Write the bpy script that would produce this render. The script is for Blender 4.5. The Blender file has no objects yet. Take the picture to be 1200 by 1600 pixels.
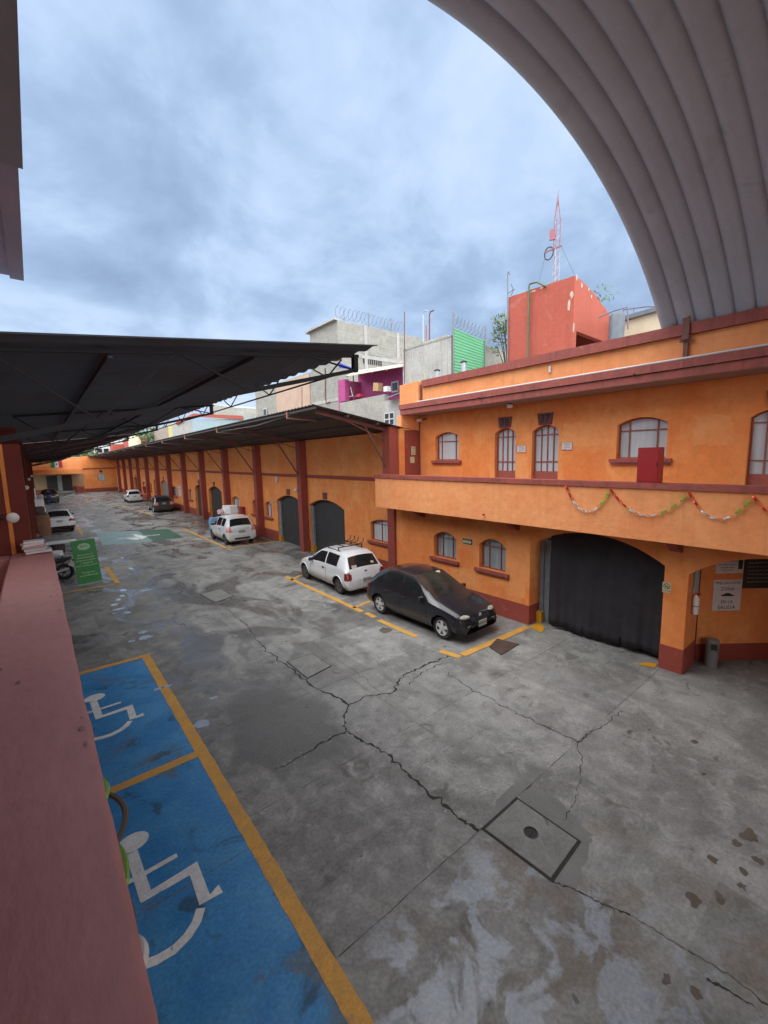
import bpy, bmesh, math, random
from mathutils import Vector, Matrix
from mathutils.geometry import tessellate_polygon
random.seed(7)
S = bpy.context.scene
COL = S.collection
R = math.radians
PI = math.pi

# ------------------------------------------------------------------ camera
H = 4.6                                   # eye height above the yard
F = 668.554                               # focal length in photo pixels (1200 x 1600)
CX, CY = 600.0, 800.0
def _n(v): return v / v.length
AY = _n(Vector((52 - CX, 725 - CY, F)))    # the yard's long direction
AX = _n(Vector((1430 - CX, 695 - CY, F)))  # across the yard
AZ = -_n(AX.cross(AY))
if AZ.y > 0: AZ = -AZ
def cam2world(v): return Vector((AX.dot(v), AY.dot(v), AZ.dot(v)))
cam = bpy.data.cameras.new('camera')
cam.sensor_fit = 'VERTICAL'; cam.sensor_height = 32.0; cam.sensor_width = 24.0
cam.lens = F / 1600 * 32.0
cam.clip_start = 0.05; cam.clip_end = 3000
camo = bpy.data.objects.new('camera', cam); COL.objects.link(camo)
_r, _u, _b = cam2world(Vector((1, 0, 0))), cam2world(Vector((0, -1, 0))), cam2world(Vector((0, 0, -1)))
camo.matrix_world = Matrix(((_r.x, _u.x, _b.x, 0), (_r.y, _u.y, _b.y, 0), (_r.z, _u.z, _b.z, H), (0, 0, 0, 1)))
S.camera = camo
def ray(px, py): return cam2world(Vector((px - CX, py - CY, F)))
def G(px, py, z=0.0):
    d = ray(px, py); t = (z - H) / d.z; return Vector((d.x * t, d.y * t, z))
def ONX(px, py, x):
    d = ray(px, py); t = x / d.x; return Vector((x, d.y * t, H + d.z * t))
def ONY(px, py, y):
    d = ray(px, py); t = y / d.y; return Vector((d.x * t, y, H + d.z * t))

# ------------------------------------------------------------------ world, sun, exposure
SUN_EL, SUN_AZ = R(50), R(-62)            # soft light from upper left
W = bpy.data.worlds.new('World'); S.world = W; W.use_nodes = True
nt = W.node_tree; N = nt.nodes; L = nt.links
for n in list(N): N.remove(n)
out = N.new('ShaderNodeOutputWorld'); bg = N.new('ShaderNodeBackground'); L.new(bg.outputs[0], out.inputs[0])
sky = N.new('ShaderNodeTexSky'); sky.sky_type = 'NISHITA'; sky.sun_disc = False
sky.sun_elevation = SUN_EL; sky.sun_rotation = SUN_AZ
tc = N.new('ShaderNodeTexCoord'); sep = N.new('ShaderNodeSeparateXYZ'); L.new(tc.outputs['Generated'], sep.inputs[0])
def math_(op, a, b=None, c=None, clamp=False):
    m = N.new('ShaderNodeMath'); m.operation = op; m.use_clamp = clamp
    for i, v in enumerate((a, b, c)):
        if v is None: continue
        if isinstance(v, (int, float)): m.inputs[i].default_value = v
        else: L.new(v, m.inputs[i])
    return m.outputs[0]
zc = math_('MAXIMUM', sep.outputs[2], 0.0)
den = math_('ADD', zc, 0.42)
cu = N.new('ShaderNodeCombineXYZ')
L.new(math_('DIVIDE', sep.outputs[0], den), cu.inputs[0]); L.new(math_('DIVIDE', sep.outputs[1], den), cu.inputs[1])
def wnoise(scale, detail, rough, dist, off):
    mp = N.new('ShaderNodeMapping'); mp.inputs['Location'].default_value = off; mp.inputs['Scale'].default_value = (1.0, 1.0, 1.0)
    L.new(cu.outputs[0], mp.inputs[0])
    t = N.new('ShaderNodeTexNoise'); t.inputs['Scale'].default_value = scale; t.inputs['Detail'].default_value = detail
    t.inputs['Roughness'].default_value = rough; t.inputs['Distortion'].default_value = dist
    L.new(mp.outputs[0], t.inputs['Vector']); return t.outputs['Fac']
n1 = wnoise(1.25, 3, 0.5, 0.1, (3.1, 1.7, 0)); n2 = wnoise(4.0, 7, 0.56, 0.2, (0.4, 5.2, 0))
fac = math_('ADD', math_('MULTIPLY', n1, 0.58), math_('MULTIPLY', n2, 0.58))
rmp = N.new('ShaderNodeValToRGB'); e = rmp.color_ramp.elements
e[0].position = 0.41; e[0].color = (0.25, 0.35, 0.53, 1)
e[1].position = 0.73; e[1].color = (0.57, 0.70, 0.90, 1)
m_ = rmp.color_ramp.elements.new(0.54); m_.color = (0.345, 0.475, 0.685, 1)
m2 = rmp.color_ramp.elements.new(0.62); m2.color = (0.46, 0.60, 0.83, 1)
L.new(fac, rmp.inputs[0])
# brighter band near the horizon
hz = N.new('ShaderNodeMapRange'); hz.inputs['From Min'].default_value = 0.02; hz.inputs['From Max'].default_value = 0.34
hz.inputs['To Min'].default_value = 1.0; hz.inputs['To Max'].default_value = 0.0; L.new(zc, hz.inputs['Value'])
wst = N.new('ShaderNodeMapRange'); wst.inputs['From Min'].default_value = 0.45; wst.inputs['From Max'].default_value = -0.35   # brighter to the left
L.new(sep.outputs[0], wst.inputs['Value'])
hfac = math_('MULTIPLY', math_('POWER', hz.outputs[0], 1.6), math_('ADD', math_('MULTIPLY', wst.outputs[0], 0.7), 0.25))
hfac = math_('MULTIPLY', hfac, math_('ADD', math_('MULTIPLY', n2, 1.4), 0.15), clamp=True)
mx = N.new('ShaderNodeMix'); mx.data_type = 'RGBA'
L.new(hfac, mx.inputs[0]); L.new(rmp.outputs[0], mx.inputs[6]); mx.inputs[7].default_value = (0.86, 0.93, 1.0, 1)
# overcast deck is brighter behind and overhead of the photographer
# a thick overcast is whiter and about three times brighter towards the zenith
zen = N.new('ShaderNodeMapRange'); zen.interpolation_type = 'SMOOTHSTEP'; zen.inputs['From Min'].default_value = 0.66; zen.inputs['From Max'].default_value = 0.95
L.new(sep.outputs[2], zen.inputs['Value'])
beh = N.new('ShaderNodeMapRange'); beh.interpolation_type = 'SMOOTHSTEP'; beh.inputs['From Min'].default_value = 0.05; beh.inputs['From Max'].default_value = -0.6
L.new(sep.outputs[1], beh.inputs['Value'])
oth = math_('MAXIMUM', zen.outputs[0], beh.outputs[0])
mz = N.new('ShaderNodeMix'); mz.data_type = 'RGBA'; L.new(oth, mz.inputs[0]); L.new(mx.outputs[2], mz.inputs[6]); mz.inputs[7].default_value = (2.95, 3.05, 3.10, 1)
sc = N.new('ShaderNodeVectorMath'); sc.operation = 'SCALE'; L.new(mz.outputs[2], sc.inputs[0]); sc.inputs['Scale'].default_value = 1.0
sk = N.new('ShaderNodeVectorMath'); sk.operation = 'SCALE'; L.new(sky.outputs[0], sk.inputs[0]); sk.inputs['Scale'].default_value = 0.008
ad = N.new('ShaderNodeVectorMath'); ad.operation = 'ADD'; L.new(sc.outputs[0], ad.inputs[0]); L.new(sk.outputs[0], ad.inputs[1])
dv = N.new('ShaderNodeVectorMath'); dv.operation = 'SCALE'; L.new(ad.outputs[0], dv.inputs[0]); dv.inputs['Scale'].default_value = 1 / 0.15
L.new(dv.outputs[0], bg.inputs['Color']); bg.inputs['Strength'].default_value = 0.15 * 0.57

sun = bpy.data.lights.new('sun', 'SUN'); sun.energy = 1.4; sun.angle = R(60); sun.color = (1.0, 0.97, 0.93)
suno = bpy.data.objects.new('sun', sun); COL.objects.link(suno)
sd = Vector((math.sin(SUN_AZ) * math.cos(SUN_EL), math.cos(SUN_AZ) * math.cos(SUN_EL), math.sin(SUN_EL)))
suno.rotation_euler = sd.to_track_quat('Z', 'Y').to_euler()
S.view_settings.view_transform = 'Standard'; S.view_settings.look = 'None'
S.view_settings.gamma = 1; S.view_settings.use_curve_mapping = False
S.view_settings.exposure = 1.0
S.render.engine = 'CYCLES'
S.cycles.max_bounces = 6; S.cycles.diffuse_bounces = 4

# ------------------------------------------------------------------ materials
MATS = {}
def lerp3(a, b, t): return tuple(x + (y - x) * t for x, y in zip(a, b))
def M(name, col, col2=None, scale=2.0, rough=0.8, bump=0.0, bscale=40.0, metal=0.0, spec=0.5, detail=6, lo=0.35, hi=0.65,
      fine=0.0, coat=0.0, stretch=(1, 1, 1), rough2=None, streak=0.0, third=None, tscale=7.0, tlo=0.6, thi=0.7):
    m = bpy.data.materials.new(name); m.use_nodes = True; MATS[name] = m
    nt = m.node_tree; N = nt.nodes; L = nt.links; b = N['Principled BSDF']
    b.inputs['Roughness'].default_value = rough; b.inputs['Metallic'].default_value = metal
    b.inputs['Specular IOR Level'].default_value = spec; b.inputs['Coat Weight'].default_value = coat
    b.inputs['Base Color'].default_value = (*col, 1)
    if col2 is None: col2 = tuple(min(1, c * 0.82) for c in col)
    tc = N.new('ShaderNodeTexCoord'); mp = N.new('ShaderNodeMapping'); mp.inputs['Scale'].default_value = stretch
    L.new(tc.outputs['Object'], mp.inputs[0])
    def noise(s, d, r=0.55, dist=0.0):
        t = N.new('ShaderNodeTexNoise'); t.inputs['Scale'].default_value = s; t.inputs['Detail'].default_value = d
        t.inputs['Roughness'].default_value = r; t.inputs['Distortion'].default_value = dist
        L.new(mp.outputs[0], t.inputs['Vector']); return t.outputs['Fac']
    def rng(v, a, c, o0=0.0, o1=1.0):
        t = N.new('ShaderNodeMapRange'); t.inputs['From Min'].default_value = a; t.inputs['From Max'].default_value = c
        t.inputs['To Min'].default_value = o0; t.inputs['To Max'].default_value = o1
        L.new(v, t.inputs['Value']); return t.outputs[0]
    def mix(f, a, c):
        t = N.new('ShaderNodeMix'); t.data_type = 'RGBA'; L.new(f, t.inputs[0])
        if isinstance(a, tuple): t.inputs[6].default_value = (*a, 1)
        else: L.new(a, t.inputs[6])
        if isinstance(c, tuple): t.inputs[7].default_value = (*c, 1)
        else: L.new(c, t.inputs[7])
        return t.outputs[2]
    f = rng(noise(scale, detail, 0.6, 0.4), lo, hi)
    c = mix(f, col, col2)
    if third: c = mix(rng(noise(tscale, 5, 0.6, 0.6), tlo, thi), c, third)
    if fine:
        g = rng(noise(bscale * 0.7, 3), 0.3, 0.7, 1 - fine, 1 + fine)
        v = N.new('ShaderNodeVectorMath'); v.operation = 'SCALE'; L.new(c, v.inputs[0]); L.new(g, v.inputs['Scale']); c = v.outputs[0]
    if streak:
        ms = N.new('ShaderNodeMapping'); ms.inputs['Scale'].default_value = (5.0, 5.0, 0.22); L.new(tc.outputs['Object'], ms.inputs[0])
        ts = N.new('ShaderNodeTexNoise'); ts.inputs['Scale'].default_value = 1.6; ts.inputs['Detail'].default_value = 7; ts.inputs['Roughness'].default_value = 0.65; L.new(ms.outputs[0], ts.inputs['Vector'])
        v = N.new('ShaderNodeVectorMath'); v.operation = 'SCALE'; L.new(c, v.inputs[0]); L.new(rng(ts.outputs['Fac'], 0.50, 0.72, 1.0, 1.0 - streak), v.inputs['Scale']); c = v.outputs[0]
    L.new(c, b.inputs['Base Color'])
    if rough2 is not None: L.new(rng(f, 0, 1, rough, rough2), b.inputs['Roughness'])
    if bump:
        bp = N.new('ShaderNodeBump'); bp.inputs['Strength'].default_value = 1.0; bp.inputs['Distance'].default_value = bump
        L.new(noise(bscale, 5), bp.inputs['Height']); L.new(bp.outputs[0], b.inputs['Normal'])
    return m
def emit_none(): pass
ORANGE = M('orange_stucco', (0.75, 0.228, 0.058), (0.80, 0.32, 0.10), 0.9, 0.9, 0.014, 8, lo=0.40, hi=0.66, third=(0.72, 0.195, 0.046), tscale=2.2, tlo=0.54, thi=0.75, fine=0.06, streak=.09)
ORANGE2 = M('orange_stucco_pale', (0.75, 0.262, 0.092), (0.79, 0.33, 0.13), 0.9, 0.9, 0.012, 8, third=(0.70, 0.25, 0.085), tscale=1.8, tlo=.55, thi=.8, fine=0.06, streak=.10)
RED = M('oxide_red_paint', (0.30, 0.055, 0.035), (0.25, 0.05, 0.035), 2.5, 0.75, 0.006, 25, third=(0.33, 0.085, 0.06), tscale=5, fine=0.08)
COPING = M('coping_red_paint', (0.33, 0.075, 0.055), (0.25, 0.06, 0.045), 2.0, 0.7, 0.006, 20, third=(0.36, 0.12, 0.10), tscale=4, fine=0.08, streak=.3)
PARA = M('parapet_dusty_red', (0.44, 0.190, 0.178), (0.395, 0.163, 0.152), 3.0, 0.60, 0.003, 45, third=(0.47, 0.235, 0.22), tscale=1.6, tlo=0.5, thi=0.8, fine=0.06, stretch=(1, .45, 1))
SOFFIT = M('soffit_plaster', (0.34, 0.26, 0.22), (0.28, 0.20, 0.17), 3, 0.9)
STEELDOOR = M('charcoal_steel', (0.035, 0.035, 0.038), (0.045, 0.045, 0.048), 3, 0.55, metal=0.0, fine=0.05)
CLOTH = M('black_curtain_cloth', (0.030, 0.028, 0.032), (0.040, 0.037, 0.042), 3, 0.95, 0.002, 200, spec=0.2)
PANE = M('curtained_glass', (0.46, 0.50, 0.52), (0.56, 0.60, 0.62), 1.2, 0.12, spec=0.6, stretch=(1, 6, 0.4), detail=3)
PANE_D = M('dark_curtained_glass', (0.22, 0.27, 0.29), (0.34, 0.40, 0.42), 1.5, 0.10, spec=0.6, stretch=(1, 5, 0.4), detail=3)
FRAME = M('window_red_steel', (0.29, 0.07, 0.05), (0.33, 0.09, 0.065), 8, 0.5)
GREYJ = M('grey_blue_steel', (0.22, 0.26, 0.30), (0.17, 0.20, 0.23), 5, 0.5)
YEL = M('yellow_road_paint', (0.58, 0.295, 0.045), (0.46, 0.245, 0.06), 3.5, 0.7, 0.002, 60, third=(0.22, 0.17, 0.10), tscale=5, tlo=0.60, thi=0.74, fine=0.15)
YELW = M('yellow_wet_paint', (0.62, 0.31, 0.02), (0.50, 0.24, 0.02), 3, 0.45)
WHITEP = M('white_road_paint', (0.66, 0.67, 0.65), (0.55, 0.56, 0.55), 4, 0.7, third=(0.20, 0.24, 0.28), tscale=12, tlo=0.62, thi=0.74, fine=0.12)
TEAL = M('pale_teal_paint', (0.20, 0.29, 0.285), (0.15, 0.22, 0.215), 1.2, 0.5, fine=0.1)
GREENP = M('green_road_paint', (0.030, 0.095, 0.062), (0.055, 0.12, 0.088), 1.2, 0.5, fine=0.1)
VAULT = M('galvanised_vault_steel', (0.45, 0.50, 0.57), (0.40, 0.45, 0.51), 0.8, 0.55, spec=0.4, fine=0.04, third=(0.36, 0.40, 0.45), tscale=2.5, tlo=.55, thi=.8)
CANL = M('slate_metal_sheet', (0.15, 0.19, 0.225), (0.12, 0.15, 0.18), 0.6, 0.9, spec=.15, third=(0.14, 0.125, 0.125), tscale=0.7, tlo=0.5, thi=0.75)
CANR = M('brown_metal_sheet', (0.085, 0.070, 0.066), (0.065, 0.055, 0.053), 0.8, 0.65, third=(0.10, 0.085, 0.08), tscale=3, stretch=(1, 0.5, 1))
TRUSS = M('dark_truss_steel', (0.050, 0.058, 0.066), (0.05, 0.05, 0.056), 5, 0.8, spec=.2)
RAFT = M('rusty_red_steel', (0.17, 0.055, 0.04), (0.13, 0.045, 0.035), 5, 0.6)
HOOK = M('pale_red_steel', (0.34, 0.17, 0.13), (0.28, 0.13, 0.10), 5, 0.6)
LREDW = M('deep_red_wall', (0.17, 0.030, 0.020), (0.14, 0.026, 0.018), 2, 0.85, 0.006, 12)
CONC = M('raw_concrete_wall', (0.40, 0.385, 0.34), (0.31, 0.30, 0.265), 1.4, 0.9, 0.01, 12, third=(0.25, 0.23, 0.20), tscale=2.5, tlo=0.58, thi=0.75, fine=0.12)
CONC2 = M('weathered_render', (0.44, 0.43, 0.40), (0.36, 0.35, 0.33), 0.9, 0.9, 0.008, 10, third=(0.28, 0.26, 0.23), tscale=1.6, tlo=0.6, thi=0.8, fine=0.08, streak=.35)
PEACH = M('peach_render', (0.50, 0.36, 0.27), (0.43, 0.31, 0.24), 1, 0.9, fine=0.08)
PINK = M('magenta_wall', (0.42, 0.07, 0.22), (0.36, 0.06, 0.19), 1.5, 0.85)
TOWER = M('red_tower_render', (0.41, 0.095, 0.062), (0.37, 0.083, 0.055), 1.2, 0.9, 0.006, 12, third=(0.44, 0.14, 0.11), tscale=1.8, fine=0.06, streak=.10)
TOWERP = M('pale_exposed_plaster', (0.55, 0.45, 0.36), (0.42, 0.33, 0.26), 6, 0.95)
GSHEET = M('green_fence_sheet', (0.10, 0.34, 0.17), (0.12, 0.38, 0.20), 2, 0.6)
WIRE = M('galvanised_wire', (0.22, 0.22, 0.23), None, 5, 0.5, metal=0.4)
IRON = M('dark_iron', (0.03, 0.028, 0.027), (0.05, 0.035, 0.03), 6, 0.6)
RUST = M('rusty_plate', (0.085, 0.052, 0.042), (0.045, 0.034, 0.031), 6, 0.5, 0.002, 60, third=(0.13, 0.07, 0.045), tscale=8, fine=0.15)
WHITE = M('white_plastic', (0.74, 0.74, 0.74), (0.66, 0.66, 0.67), 4, 0.5)
SIGNW = M('sign_white', (0.66, 0.60, 0.58), (0.60, 0.54, 0.52), 4, 0.6)
SIGNC = M('sign_cream', (0.58, 0.52, 0.33), (0.52, 0.46, 0.28), 4, 0.6)
INK = M('black_ink', (0.02, 0.02, 0.02), None, 5, 0.7)
INKR = M('red_ink', (0.40, 0.10, 0.08), None, 5, 0.7)
REDB = M('red_cabinet_paint', (0.33, 0.018, 0.022), (0.28, 0.018, 0.02), 3, 0.4)
GRN = M('banner_green', (0.055, 0.27, 0.08), (0.05, 0.23, 0.07), 2, 0.6)
BANT = M('banner_print', (0.42, 0.60, 0.42), None, 3, 0.6)
BEIGE = M('beige_wall', (0.42, 0.31, 0.18), (0.34, 0.25, 0.15), 1.5, 0.9, fine=0.1)
CREAM = M('cream_wall', (0.60, 0.53, 0.38), (0.52, 0.45, 0.32), 1.5, 0.9, fine=0.06)
PBLUE = M('pale_blue_wall', (0.36, 0.47, 0.50), (0.30, 0.40, 0.43), 1.5, 0.9, fine=0.08)
BLOCKW = M('block_wall', (0.42, 0.34, 0.29), (0.34, 0.28, 0.24), 2, 0.95, fine=0.15)
WHITEW = M('white_wall', (0.66, 0.68, 0.68), (0.58, 0.60, 0.60), 1.5, 0.9)
YWALL = M('pale_yellow_wall', (0.60, 0.52, 0.20), None, 2, 0.9)
TANK = M('grey_water_tank', (0.13, 0.15, 0.17), (0.10, 0.12, 0.14), 4, 0.5)
GALV = M('galvanised_duct', (0.45, 0.50, 0.54), (0.38, 0.43, 0.47), 5, 0.4, metal=0.3)
GPIPE = M('green_pipe', (0.10, 0.15, 0.08), (0.08, 0.12, 0.065), 5, 0.5)
BLUE = M('blue_tarp', (0.03, 0.07, 0.55), None, 3, 0.6)
LEAF = M('leaf_green', (0.06, 0.10, 0.03), (0.10, 0.14, 0.05), 3, 0.6)
LEAF2 = M('leaf_green_light', (0.09, 0.16, 0.045), (0.05, 0.10, 0.03), 3, 0.6)
BARK = M('bark', (0.10, 0.07, 0.05), None, 6, 0.9)
CARD = M('brown_cardboard', (0.26, 0.13, 0.07), (0.21, 0.10, 0.055), 3, 0.8)
SKIN = M('skin', (0.32, 0.17, 0.11), None, 5, 0.6)
HAIR = M('dark_hair', (0.015, 0.012, 0.01), None, 5, 0.6)
SHIRT = M('blue_cloth', (0.035, 0.06, 0.16), None, 5, 0.9)
TROUS = M('navy_cloth', (0.015, 0.02, 0.045), None, 5, 0.9)
TYRE = M('tyre_rubber', (0.018, 0.018, 0.018), (0.03, 0.03, 0.03), 8, 0.85)
RIM = M('alloy_rim', (0.62, 0.62, 0.63), (0.55, 0.55, 0.56), 6, 0.35)
RIMD = M('dull_steel_wheel', (0.10, 0.10, 0.10), (0.07, 0.07, 0.07), 6, 0.6)
GLASS = M('tinted_car_glass', (0.012, 0.013, 0.014), (0.02, 0.02, 0.02), 4, 0.06, spec=0.7)
CARW = M('white_car_paint', (0.66, 0.67, 0.69), (0.60, 0.61, 0.63), 1.5, 0.28, coat=0.5, third=(0.50, 0.49, 0.47), tscale=1.4, tlo=0.58, thi=0.8)
CARK = M('black_car_paint', (0.016, 0.0165, 0.022), (0.020, 0.0205, 0.026), 2, 0.24, coat=0.6, spec=.4)
WSCR = M('windscreen_glass', (0.050, 0.044, 0.036), (0.020, 0.019, 0.018), 1.6, 0.08, spec=0.5, detail=2)
CARG = M('dark_grey_car_paint', (0.035, 0.034, 0.033), (0.045, 0.044, 0.042), 2, 0.3, coat=0.5)
CARB = M('black_blue_car_paint', (0.012, 0.014, 0.022), None, 2, 0.3, coat=0.5)
BPLAST = M('black_plastic', (0.016, 0.016, 0.017), (0.022, 0.022, 0.022), 5, 0.6)
LAMPR = M('red_lamp_lens', (0.22, 0.012, 0.014), (0.16, 0.01, 0.01), 12, 0.15)
LAMPP = M('pale_red_lamp_lens', (0.60, 0.16, 0.16), (0.66, 0.34, 0.32), 14, 0.12)
LAMPC = M('clear_lamp_lens', (0.20, 0.19, 0.15), (0.42, 0.41, 0.34), 14, 0.08)
PLATE = M('licence_plate', (0.40, 0.43, 0.40), (0.34, 0.37, 0.35), 10, 0.5)
FLG = M('flag_green', (0.03, 0.25, 0.09), None, 3, 0.7); FLR = M('flag_red', (0.50, 0.035, 0.05), None, 3, 0.7); FLW = M('flag_white', (0.66, 0.68, 0.70), None, 3, 0.7)
FOILR = M('red_foil', (0.75, 0.07, 0.04), None, 8, 0.22, metal=0.4); FOILG = M('green_foil', (0.28, 0.62, 0.05), None, 8, 0.22, metal=0.4); FOILS = M('silver_foil', (0.88, 0.88, 0.89), None, 8, 0.2, metal=0.4)
MASTR = M('mast_red_paint', (0.34, 0.12, 0.15), None, 6, 0.5); MASTW = M('mast_white_paint', (0.45, 0.40, 0.46), None, 6, 0.5); PURP = M('grey_violet_pipe', (0.17, 0.14, 0.20), None, 6, 0.5)
CRACK = M('crack_dirt', (0.022, 0.020, 0.018), (0.04, 0.037, 0.033), 8, 0.95)
JOINT = M('slab_joint_dirt', (0.06, 0.057, 0.053), (0.16, 0.155, 0.145), 8, 0.95)
STAIN = M('brown_stain', (0.078, 0.060, 0.045), (0.105, 0.088, 0.070), 5, 0.6)
WATER = M('puddle_water', (0.22, 0.24, 0.26), (0.18, 0.19, 0.20), 3, 0.05, spec=1.0)
MAROON = M('plaque_maroon', (0.17, 0.055, 0.055), (0.13, 0.045, 0.045), 20, 0.9, 0.004, 60)
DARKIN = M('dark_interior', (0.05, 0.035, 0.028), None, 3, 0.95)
DUCTW = M('white_conduit', (0.62, 0.62, 0.63), None, 4, 0.5)
BARE = M('bare_block', (0.36, 0.35, 0.31), (0.29, 0.28, 0.25), 3, 0.95, 0.01, 20, fine=0.15)
CMANH = M('manhole_concrete', (0.21, 0.205, 0.195), (0.15, 0.148, 0.14), 2.5, 0.8, 0.004, 40, third=(0.11, 0.10, 0.09), tscale=5, fine=0.15)
LILAC = M('lilac_render', (0.62, 0.62, 0.78), (0.54, 0.54, 0.68), 2, 0.85)

def brickify(mat, w, h, depth=0.012, tint=0.75, plane='yz'):
    """lay block courses into a wall material"""
    nt = mat.node_tree; N = nt.nodes; L = nt.links; b = N['Principled BSDF']
    src = b.inputs['Base Color'].links[0].from_socket
    tc = N.new('ShaderNodeTexCoord'); sp = N.new('ShaderNodeSeparateXYZ'); L.new(tc.outputs['Object'], sp.inputs[0])
    ad = N.new('ShaderNodeMath'); ad.operation = 'ADD'; L.new(sp.outputs[0], ad.inputs[0]); L.new(sp.outputs[1], ad.inputs[1])
    cb = N.new('ShaderNodeCombineXYZ'); L.new(ad.outputs[0], cb.inputs[0]); L.new(sp.outputs[2], cb.inputs[1])
    br = N.new('ShaderNodeTexBrick'); br.inputs['Scale'].default_value = 1.0; br.inputs['Brick Width'].default_value = w; br.inputs['Row Height'].default_value = h
    br.inputs['Mortar Size'].default_value = depth; br.inputs['Color1'].default_value = (1, 1, 1, 1); br.inputs['Color2'].default_value = (0.86, 0.86, 0.86, 1)
    br.inputs['Mortar'].default_value = (tint, tint, tint, 1); L.new(cb.outputs[0], br.inputs['Vector'])
    mx = N.new('ShaderNodeMix'); mx.data_type = 'RGBA'; mx.blend_type = 'MULTIPLY'; mx.inputs[0].default_value = 1
    L.new(src, mx.inputs[6]); L.new(br.outputs[0], mx.inputs[7]); L.new(mx.outputs[2], b.inputs['Base Color'])
brickify(BLOCKW, 0.9, 0.42, 0.03, 0.6); brickify(BARE, 0.45, 0.22, 0.012, 0.82); brickify(CONC, 0.7, 0.35, 0.012, 0.88)

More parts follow.
